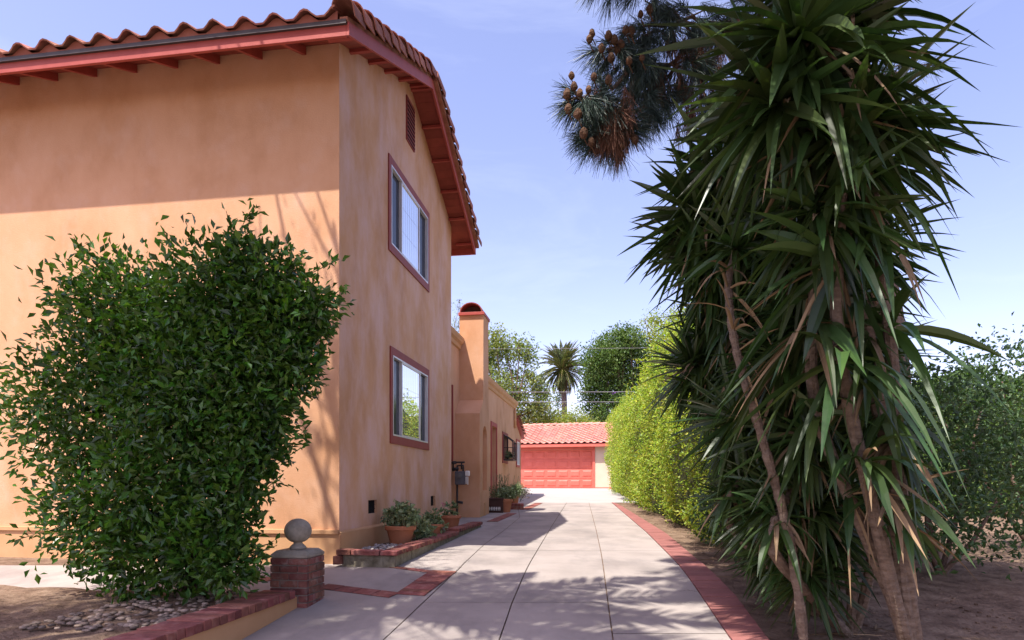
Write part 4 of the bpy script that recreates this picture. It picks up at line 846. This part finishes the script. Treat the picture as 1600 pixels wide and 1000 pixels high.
# shrubs in the shade under and behind them
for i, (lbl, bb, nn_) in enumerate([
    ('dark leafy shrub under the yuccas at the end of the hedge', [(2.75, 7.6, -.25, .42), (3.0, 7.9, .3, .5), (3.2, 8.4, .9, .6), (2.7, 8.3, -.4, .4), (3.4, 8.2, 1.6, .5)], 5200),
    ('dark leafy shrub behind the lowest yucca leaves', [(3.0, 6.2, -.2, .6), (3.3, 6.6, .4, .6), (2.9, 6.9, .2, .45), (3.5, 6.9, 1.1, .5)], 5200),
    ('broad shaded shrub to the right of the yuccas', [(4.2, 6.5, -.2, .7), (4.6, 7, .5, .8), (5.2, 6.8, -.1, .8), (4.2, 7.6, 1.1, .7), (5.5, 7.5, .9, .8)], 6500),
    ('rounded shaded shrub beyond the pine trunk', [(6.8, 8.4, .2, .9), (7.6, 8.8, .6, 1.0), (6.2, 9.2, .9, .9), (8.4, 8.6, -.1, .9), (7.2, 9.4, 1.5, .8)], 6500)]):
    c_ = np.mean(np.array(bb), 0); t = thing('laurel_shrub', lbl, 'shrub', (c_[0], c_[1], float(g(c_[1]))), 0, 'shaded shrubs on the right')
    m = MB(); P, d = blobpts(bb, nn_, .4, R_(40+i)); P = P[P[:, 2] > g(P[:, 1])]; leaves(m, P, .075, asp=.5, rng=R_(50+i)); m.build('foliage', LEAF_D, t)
    m = MB()
    for b in bb:
        P0 = np.array([c_[0], c_[1], float(g(c_[1]))-.03]); m.tube([P0, (P0+np.array(b[:3]))/2+RNG.normal(size=3)*.08, b[:3]], [.035, .025, .012], 6)
    m.build('stems', BARK, t)
# leaf litter on the dirt strip
m = MB(); yv = RNG.uniform(3, 20, 1500); xv = E_(yv)+RNG.random(1500)**.8*1.2+.02; P = np.stack([xv, yv, g(yv)+.006], 1)
n = 1500; d = unit(RNG.normal(size=(n, 3))*[1, 1, .15]); s = unit(np.cross(d, [0, 0, 1])); L = RNG.uniform(.015, .05, n)[:, None]
V = np.stack([P, P+d*L*.5+s*L*.25, P+d*L+[0, 0, .006], P+d*L*.5-s*L*.25], 1).reshape(-1, 3); i = np.arange(n)*4; m.add(V, np.stack([i, i+1, i+2, i+3], 1), RNG.random(n))
tag(m.build('leaf_litter', mat('litter', [(.18, .11, .06), (.30, .21, .12)], rnd=.4), None, world=True), 'dry fallen leaves on the dirt strip between edging and hedge', 'leaf litter', kind='stuff')

m = MB()
for i in range(900):
    yv = random.uniform(3, 14); xv = float(E_(yv))+random.random()**.7*2.2+.02; r_ = random.choice([.006, .009, .012, .02]); m.lathe([(0, -r_*.5), (r_, -r_*.2), (r_*.8, r_*.4), (0, r_*.6)], (xv, yv, float(g(yv))-.006), 5, jit=.35)
tag(m.build('soil_clods', SOIL, None, world=True), 'clods and crumbs of bare earth along the hedge foot', 'soil', kind='stuff')
m = MB(); rg = R_(93)
for k in range(70):
    yv = rg.uniform(3.6, 9); xv = float(E_(yv))+rg.uniform(.15, 1.3); d0 = unit(np.array([rg.normal(), rg.normal(), .05])); rosette(m, np.array([xv, yv, float(g(yv))+.015]), d0, 1, rg.uniform(.15, .45), .02, 0, 4, .02, rg, 4)
tag(m.build('fallen_blades', YUCD, None, world=True), 'dry brown yucca blades fallen on the dirt beside the edging', 'dead leaves', kind='stuff')
# ------------------------------------------------------------ pine
rg = R_(77)
pine = thing('pine_tree', 'dark long needled pine with brown cones hanging in from the upper right', 'pine tree', (4.9, 8.2, float(g(8.2))))
mt = MB(); T = np.array([(4.9, 8.2, -1), (4.8, 8.1, 1.5), (4.3, 7.8, 3.6), (3.7, 7.2, 5.6), (3.0, 6.2, 7.4), (2.4, 5.0, 9.0), (2.0, 3.8, 10.4)])
tt = np.linspace(0, 6, 40); TQ = np.stack([np.interp(tt, range(7), T[:, i]) for i in range(3)], 1); TQ[1:-1] = (TQ[:-2]+2*TQ[1:-1]+TQ[2:])/4; mt.tube(TQ, np.linspace(.24, .09, 40), 12, jit=.07)
nd = MB(); dd_ = MB(); cones = []
def branch(p, q, r0=.035, sag=.12):
    p = np.array(p, float); q = np.array(q, float); k = np.linspace(0, 1, 9)[:, None]; P = p+(q-p)*k+np.array([0, 0, 1.])*np.sin(k*math.pi)*sag; P[1:-1] += rg.normal(size=(7, 3))*.03; mt.tube(P, np.linspace(r0, .012, 9), 7); return P
def clump(c, rad, nt, L=.27, w_=.0045, n=75, drop=.5, twig=True, sq=.8, grav=.35):
    c = np.array(c)
    for k in range(nt):
        d0 = unit(rg.normal(size=3)*[1, .8, .8]); p = c+d0*rad*rg.uniform(.35, 1)*[1, 1, sq]; dd = unit(d0*.8+np.array([-.15, 0, -drop])+rg.normal(size=3)*.25)
        tuft(nd, p, dd, n, L, w_, .42, grav, rg)
        if twig and k % 2 == 0: mt.tube([c, (c+p)/2+rg.normal(size=3)*.04, p+dd*.05], [.012, .009, .005], 5)
vis = [((925, 178), 6.1, .22, 26), ((905, 165), 6.0, .14, 14), ((960, 215), 6.2, .20, 22), ((985, 180), 6.3, .22, 20), ((930, 225), 6.1, .12, 9), ((950, 88), 6.3, .18, 15), ((985, 110), 6.4, .22, 20), ((1010, 60), 6.5, .25, 22), ((1050, 110), 6.6, .30, 30), ((1060, 40), 6.6, .3, 28), ((1015, 160), 6.6, .22, 18), ((1090, 160), 6.8, .3, 24), ((945, -22), 6.2, .16, 12), ((1000, -15), 6.3, .2, 14), ((1120, 70), 7, .35, 26), ((1190, 20), 7.2, .4, 24), ((1250, 120), 7.4, .4, 22), ((1150, 200), 7, .3, 18), ((1330, 30), 7.4, .45, 24), ((1290, -40), 7.2, .4, 18), ((1400, 120), 7.6, .4, 20)]
hub = TQ[24]
for (px, Y, r, nt_) in [(v[0], v[1], v[2], v[3]) for v in vis]:
    c = at(px[0]+5, px[1]-8, Y); clump(c, r, max(6, int(nt_*.85)), L=.235, n=66)
for (ax_, ay, aY, bx, by, bY) in [(1180, 40, 7, 1010, 110, 6.5), (1010, 110, 6.5, 925, 160, 6.1), (1180, 40, 7, 1010, 40, 6.5), (1010, 110, 6.5, 945, 78, 6.3), (990, 120, 6.4, 970, 200, 6.2)]: branch(at(ax_, ay, aY), at(bx, by, bY), .03, .05)
for k in (20, 24, 28): branch(TQ[k], at(1180, 40, 7) if k != 28 else at(1290, -40, 7.2), .06, .1)
branch(TQ[16], at(1400, 120, 7.6), .05, .1)
for k in range(46):                           # rust brown dead needles in the heart of the big clump
    c = at(958+rg.normal()*13, 180+rg.normal()*14, 6.05+rg.normal()*.05); tuft(dd_, c, unit(np.array([0, 0, -1.])+rg.normal(size=3)*.2), 45, .24, .0045, .2, .2, rg)
for k in range(30): c = at(1075+rg.normal()*45, 90+rg.normal()*40, 6.55); tuft(dd_, c, (0, 0, -1), 40, .25, .005, .3, .2, rg)
for (x, y, Y) in [(893, 118, 5.9), (928, 120, 5.9), (951, 125, 5.9), (897, 135, 5.9), (906, 145, 5.85), (886, 147, 5.9), (920, 140, 5.9), (903, 178, 5.85), (912, 208, 5.85), (924, 222, 5.9), (888, 170, 5.9), (925, 52, 6.1), (921, 61, 6.1), (951, 56, 6.1), (965, 78, 6.15), (970, 70, 6.15), (978, 47, 6.1), (986, 49, 6.1), (1001, 22, 6.2), (1015, 14, 6.2), (955, 90, 6.1), (940, 75, 6.1), (983, 95, 6.1), (1003, 90, 6.1), (971, 228, 6.0), (992, 218, 6.0), (960, 62, 6.1)]: cones.append(at(x, y, Y))
# the rest of the crown, over the drive and above the frame
for k in range(200):
    a = rg.uniform(0, 2*math.pi); r = math.sqrt(rg.random())
    c = np.array([.5+1.95*r*math.cos(a), 2.55+1.4*r*math.sin(a), 8.2+rg.uniform(-.5, 1.8)])
    for _ in range(6): tuft(nd, c+rg.normal(size=3)*.2, unit(rg.normal(size=3)+[0, 0, -.3]), 26, .30, .016, .5, .3, rg)
    if k % 5 == 0: branch(TQ[min(39, 30+k % 10)], c, .04, .1)
# clumps above the yuccas, just out of the frame
for k in range(190):
    c = np.array([rg.uniform(.3, 3.6), rg.uniform(2.4, 6.8), 0]); c[2] = .80*c[1]+1.2+rg.uniform(0, 1.8)
    for _ in range(6): tuft(nd, c+rg.normal(size=3)*.22, unit(rg.normal(size=3)+[0, 0, -.3]), 26, .30, .016, .5, .3, rg)
nd.build('needles', NEED, pine); dd_.build('dead_needles', NEEDD, pine); mt.build('trunk', BARK, pine)
for c in cones:
    m = MB(); ax = unit(rg.normal(size=3)*[.4, .4, .2]+[0, 0, 1]); s_ = rg.uniform(.85, 1.2)
    m.lathe([(0, -.042*s_), (.018*s_, -.038*s_), (.030*s_, -.02*s_), (.033*s_, -.003*s_), (.029*s_, .014*s_), (.022*s_, .03*s_), (.010*s_, .042*s_), (0, .045*s_)], c, 12, jit=.12); m.tube([c-[0, 0, .04], c+np.array([.04, .03, -.10])], .006, 5); m.build('cone', CONE, pine)

# ------------------------------------------------------------ overhead palm and street tree that shade the foreground
dp = thing('date_palm', 'palm with feathery fronds arching over the front of the driveway', 'palm tree', (-4.9, -3, float(g(-3))))
m = MB(); T = np.array([(-4.9, -3, -1.8), (-4.7, -1.7, .8), (-4.3, 0, 3.1), (-3.8, 1.4, 4.9), (-3.4, 2.6, 6.1)]); m.tube(T, [.2, .17, .15, .14, .13], 12); m.build('trunk', BARKY, dp)
ml = MB(); mr = MB(); rg = R_(9)
for k in range(22): frond(ml, mr, T[-1], k*2.4+rg.uniform(-.2, .2), rg.uniform(.15, 1.0), rg.uniform(1.8, 2.4), 46, .034, .42, rg.uniform(.7, 1.0), rg)
for az, L, el in ((-.12, 3.6, .35), (.16, 3.7, .4), (-.38, 3.7, .3), (.42, 3.2, .5), (-.62, 3.6, .3), (.02, 3.0, .15), (-.26, 3.1, .1)): frond(ml, mr, T[-1], az, el, L, 32, .075, .50, .75, rg)
ml.build('fronds', PALM, dp); mr.build('stalks', PALM, dp)
st = thing('street_tree', 'leafy front yard tree spreading over the left of the driveway', 'tree', (-6.5, -.5, float(g(-.5))))
m = MB(); rg = R_(15); T0 = np.array([-6.5, -.5, -1.7]); hub = np.array([-5.6, .6, 4.2]); m.tube([T0, (T0+hub)/2+[.1, 0, 0], hub], [.2, .16, .13], 10); ml = MB()
tg = [(-4.4, 2.6, 7.2, .85), (-5.3, 1.6, 7.6, .9), (-3.6, 2.0, 7.6, .8), (-4.6, 1.0, 8.2, .9), (-6.0, 2.8, 7.8, .9), (-3.9, 3.3, 7.8, .6), (-6.6, 1.0, 7.8, 1), (-3.0, 1.2, 8.0, .6)]
for b in tg:
    c = np.array(b[:3]); m.tube([hub, (hub+c)/2+rg.normal(size=3)*.25, c], [.09, .06, .02], 7)
tg[2] = (-4.9, 2.0, 7.6, .8); tg[7] = (-5.0, .4, 8.0, .6); P, d = blobpts(tg, 15000, .1, rg); leaves(ml, P, .10, asp=.5, rng=rg)
for (x, y, z) in [(-4.35, 5.6, 8.1), (-4.0, 5.5, 7.6), (-3.75, 5.5, 8.3), (-3.55, 5.7, 7.2), (-4.7, 5.4, 7.6), (-3.85, 5.8, 6.7)]:   # bare limbs reaching to the house
    e = np.array([x, y, z]); s0 = np.array([-4.4, 2.6, 7.0]); mid = (s0+e)/2+rg.normal(size=3)*.15; m.tube([s0, mid, e], [.06, .05, .022], 6)
    for k in range(7):
        t0 = mid+(e-mid)*rg.random(); d0 = unit(rg.normal(size=3)+[.2, .5, -.2])*rg.uniform(.4, 1.0); m.tube([t0, t0+d0*.5+rg.normal(size=3)*.06, t0+d0], [.026, .018, .008], 5)
        Q = t0+d0*rg.random((12, 1))+rg.normal(size=(12, 3))*.10; leaves(ml, Q, .08, rng=rg)
m.build('trunk', BARK, st); ml.build('crown', LEAF_T, st)

# ------------------------------------------------------------ trees beyond the garage
def tree(name, label, basep, blobs, n, size, lm, hub, seed, twigs=4, sh=.3, asp=.55, cat='tree', grp=None, tr=.2):
    rg = R_(300+seed); b = np.array([basep[0], basep[1], -.24]); t = thing(name, label, cat, b, 0, grp)
    m = MB(); P, d = blobpts(blobs, n, sh, rg); k = rg.normal(size=(max(60, n//60), 3)); 
    cc = P[rg.integers(0, n, max(60, n//55))]; idx = rg.integers(0, len(cc), n); P = P*.45+(cc[idx]+rg.normal(size=(n, 3))*size*2.2)*.55 if False else np.where(rg.random((n, 1)) < .65, cc[idx]+rg.normal(size=(n, 3))*size*1.6, P)
    leaves(m, P, size, asp=asp, rng=rg); m.build('crown', lm, t)
    m = MB(); hub = np.array(hub); m.tube([b, (b+hub)/2+rg.normal(size=3)*.1, hub], [tr, tr*.8, tr*.6], 8)
    for bl_ in blobs:
        c = np.array(bl_[:3]); mid = (hub+c)/2+rg.normal(size=3)*.25; m.tube([hub, mid, c], [tr*.45, tr*.3, tr*.12], 6)
        for _ in range(twigs): e = c+unit(rg.normal(size=3)+[0, 0, .4])*bl_[3]*rg.uniform(.6, 1.05); m.tube([c, (c+e)/2+rg.normal(size=3)*.1, e], [tr*.1, tr*.07, tr*.03], 4)
    m.build('trunk', BARK, t); return t
TB = 'trees beyond the garage'
dk = [(938, 562, 1.6), (960, 538, 1.3), (945, 585, 1.7), (985, 535, 1.3), (950, 600, 1.9), (985, 575, 1.9), (935, 560, 1.0), (975, 545, 1.2), (1000, 540, 1.0), (955, 640, 1.6), (925, 625, 1.0), (1015, 600, 1.8), (930, 590, 1.1), (1030, 560, 1.6), (960, 570, 1.3), (1005, 650, 1.6), (1060, 590, 2), (938, 655, 1.3)]
bt = tree('broadleaf_tree', 'dense dark green rounded tree between the palm and the hedge', (8, 47), [YB(x, y, 46+(i % 3), r) for i, (x, y, r) in enumerate(dk)], 46000, .17, LEAF_K, at(975, 660, 47), 1, 2, .45, .6, grp=TB, tr=.3)
m = MB(); P, d = blobpts([YB(1003, 632, 44.5, .3), YB(958, 614, 44.3, .15)], 36, .2); leaves(m, P, .10, asp=.9); m.build('blossom', PURP, bt)
ai = [(775, 530, .9), (790, 545, 1.0), (770, 560, 1.1), (812, 545, .8), (825, 555, .7), (800, 585, 1.0), (775, 600, 1.3), (812, 610, 1.3), (840, 605, .7), (790, 635, 1.3), (825, 640, 1.2), (755, 570, 1.2), (830, 585, .6), (750, 540, .9), (850, 620, .7), (735, 600, 1.3), (845, 640, .8)]
tree('airy_tree', 'pale airy tree with open branches between the chimney and the palm', (0, 41), [YB(x, y, 40+(i % 3)*.7, r) for i, (x, y, r) in enumerate(ai)], 13000, .17, LEAF_A, at(797, 655, 40.5), 2, 9, .15, .6, grp=TB, tr=.16)
sh = [(835, 655, .9), (855, 652, .9), (878, 655, 1.0), (900, 655, .9), (820, 662, .8), (845, 665, .9), (868, 664, .9), (890, 664, .9), (912, 662, .8), (860, 654, .5), (800, 660, .9), (925, 668, .8)]
tree('tipu_bush', 'bright yellow green bushy treetops just behind the garage roof', (3, 42), [YB(x, y+5, 41+(i % 3)*.6, r) for i, (x, y, r) in enumerate(sh)], 14000, .13, LEAF_Y, at(870, 690, 42), 3, 2, .4, .5, cat='bush', tr=.12)
cf = [(718, 470, .16), (717, 482, .3), (720, 495, .45), (716, 508, .5), (722, 520, .7), (712, 535, .8), (724, 545, .8), (700, 560, 1.2), (730, 575, 1.2)]
tree('conifer', 'thin sparse treetop rising just left of the chimney', (-3.4, 44), [YB(x, y, 44, r) for x, y, r in cf], 1500, .14, LEAF_A, at(718, 560, 44), 4, 10, .1, .4, grp=TB, tr=.1)
lf = [(1010, 508, .35), (1022, 500, .3), (1040, 525, .6), (1060, 510, .7), (1085, 520, .8), (1090, 570, .9)]
tree('hedge_tree', 'light green tree rising above the near end of the hedge', (6.6, 23), [YB(x, y, 22+(i % 2)*.5, r) for i, (x, y, r) in enumerate(lf)], 5500, .10, LEAF_Y, at(1060, 590, 22.5), 5, 4, .3, .5, grp=TB, tr=.09)
# the tall palm in the distance
pc = at(879, 578, 62); pm = thing('canary_palm', 'tall palm with full round crown standing alone beyond the garage', 'palm tree', (at(882, 700, 62)[0], 62, -.24))
m = MB(); Q = [np.array([at(882, 700, 62)[0], 62, -.3]), at(882, 640, 62), at(881, 605, 62), at(880, 590, 62)]; m.tube(Q, [.26, .27, .27, .42], 12, jit=.04); m.build('trunk', mat('palm_bark', [(.10, .07, .065), (.20, .15, .14)], scale=4, stretch=(1, 1, 5), bump=.8), pm)
ml = MB(); mr = MB(); rg = R_(31)
for k in range(150):
    el = rg.uniform(-.95, 1.45); frond(ml, mr, pc, k*2.39996, el, rg.uniform(2.6, 3.25)*(.85 if el < -.3 else 1), 28, .11, .38, .3+.55*math.cos(el)*rg.uniform(.7, 1.2), rg)
ml.build('fronds', PALM, pm); mr.build('stalks', mat('palm_stalk', [(.28, .24, .10), (.36, .30, .14)]), pm)
# distant slim tree
tree('slim_palm', 'tiny bluish tree seen under the palm crown to the left of its trunk', (5.6, 78), [YB(872, 625, 78, .45), YB(871, 632, 78, .35), YB(874, 618, 78, .3)], 400, .2, LEAF_D, at(873, 640, 78), 8, 2, cat='tree', tr=.08)
# overhead wires behind the garage
for (lb, ya, yb, r) in [('top faint power wire crossing behind the palm', 545, 542, .008), ('middle power wire crossing the palm trunk', 611.5, 611, .014), ('lowest power wire just above the treetops', 626.5, 627, .013)]:
    a = at(560, ya, 39); b = at(1150, yb, 39); k = np.linspace(0, 1, 24)[:, None]; Q = a+(b-a)*k-np.array([0, 0, 1.])*np.sin(k*math.pi)*.05
    m = MB(); m.tube(Q, r, 6); tag(m.build('power_line', WIRE, None), lb, 'wire', 'power lines beyond the garage')
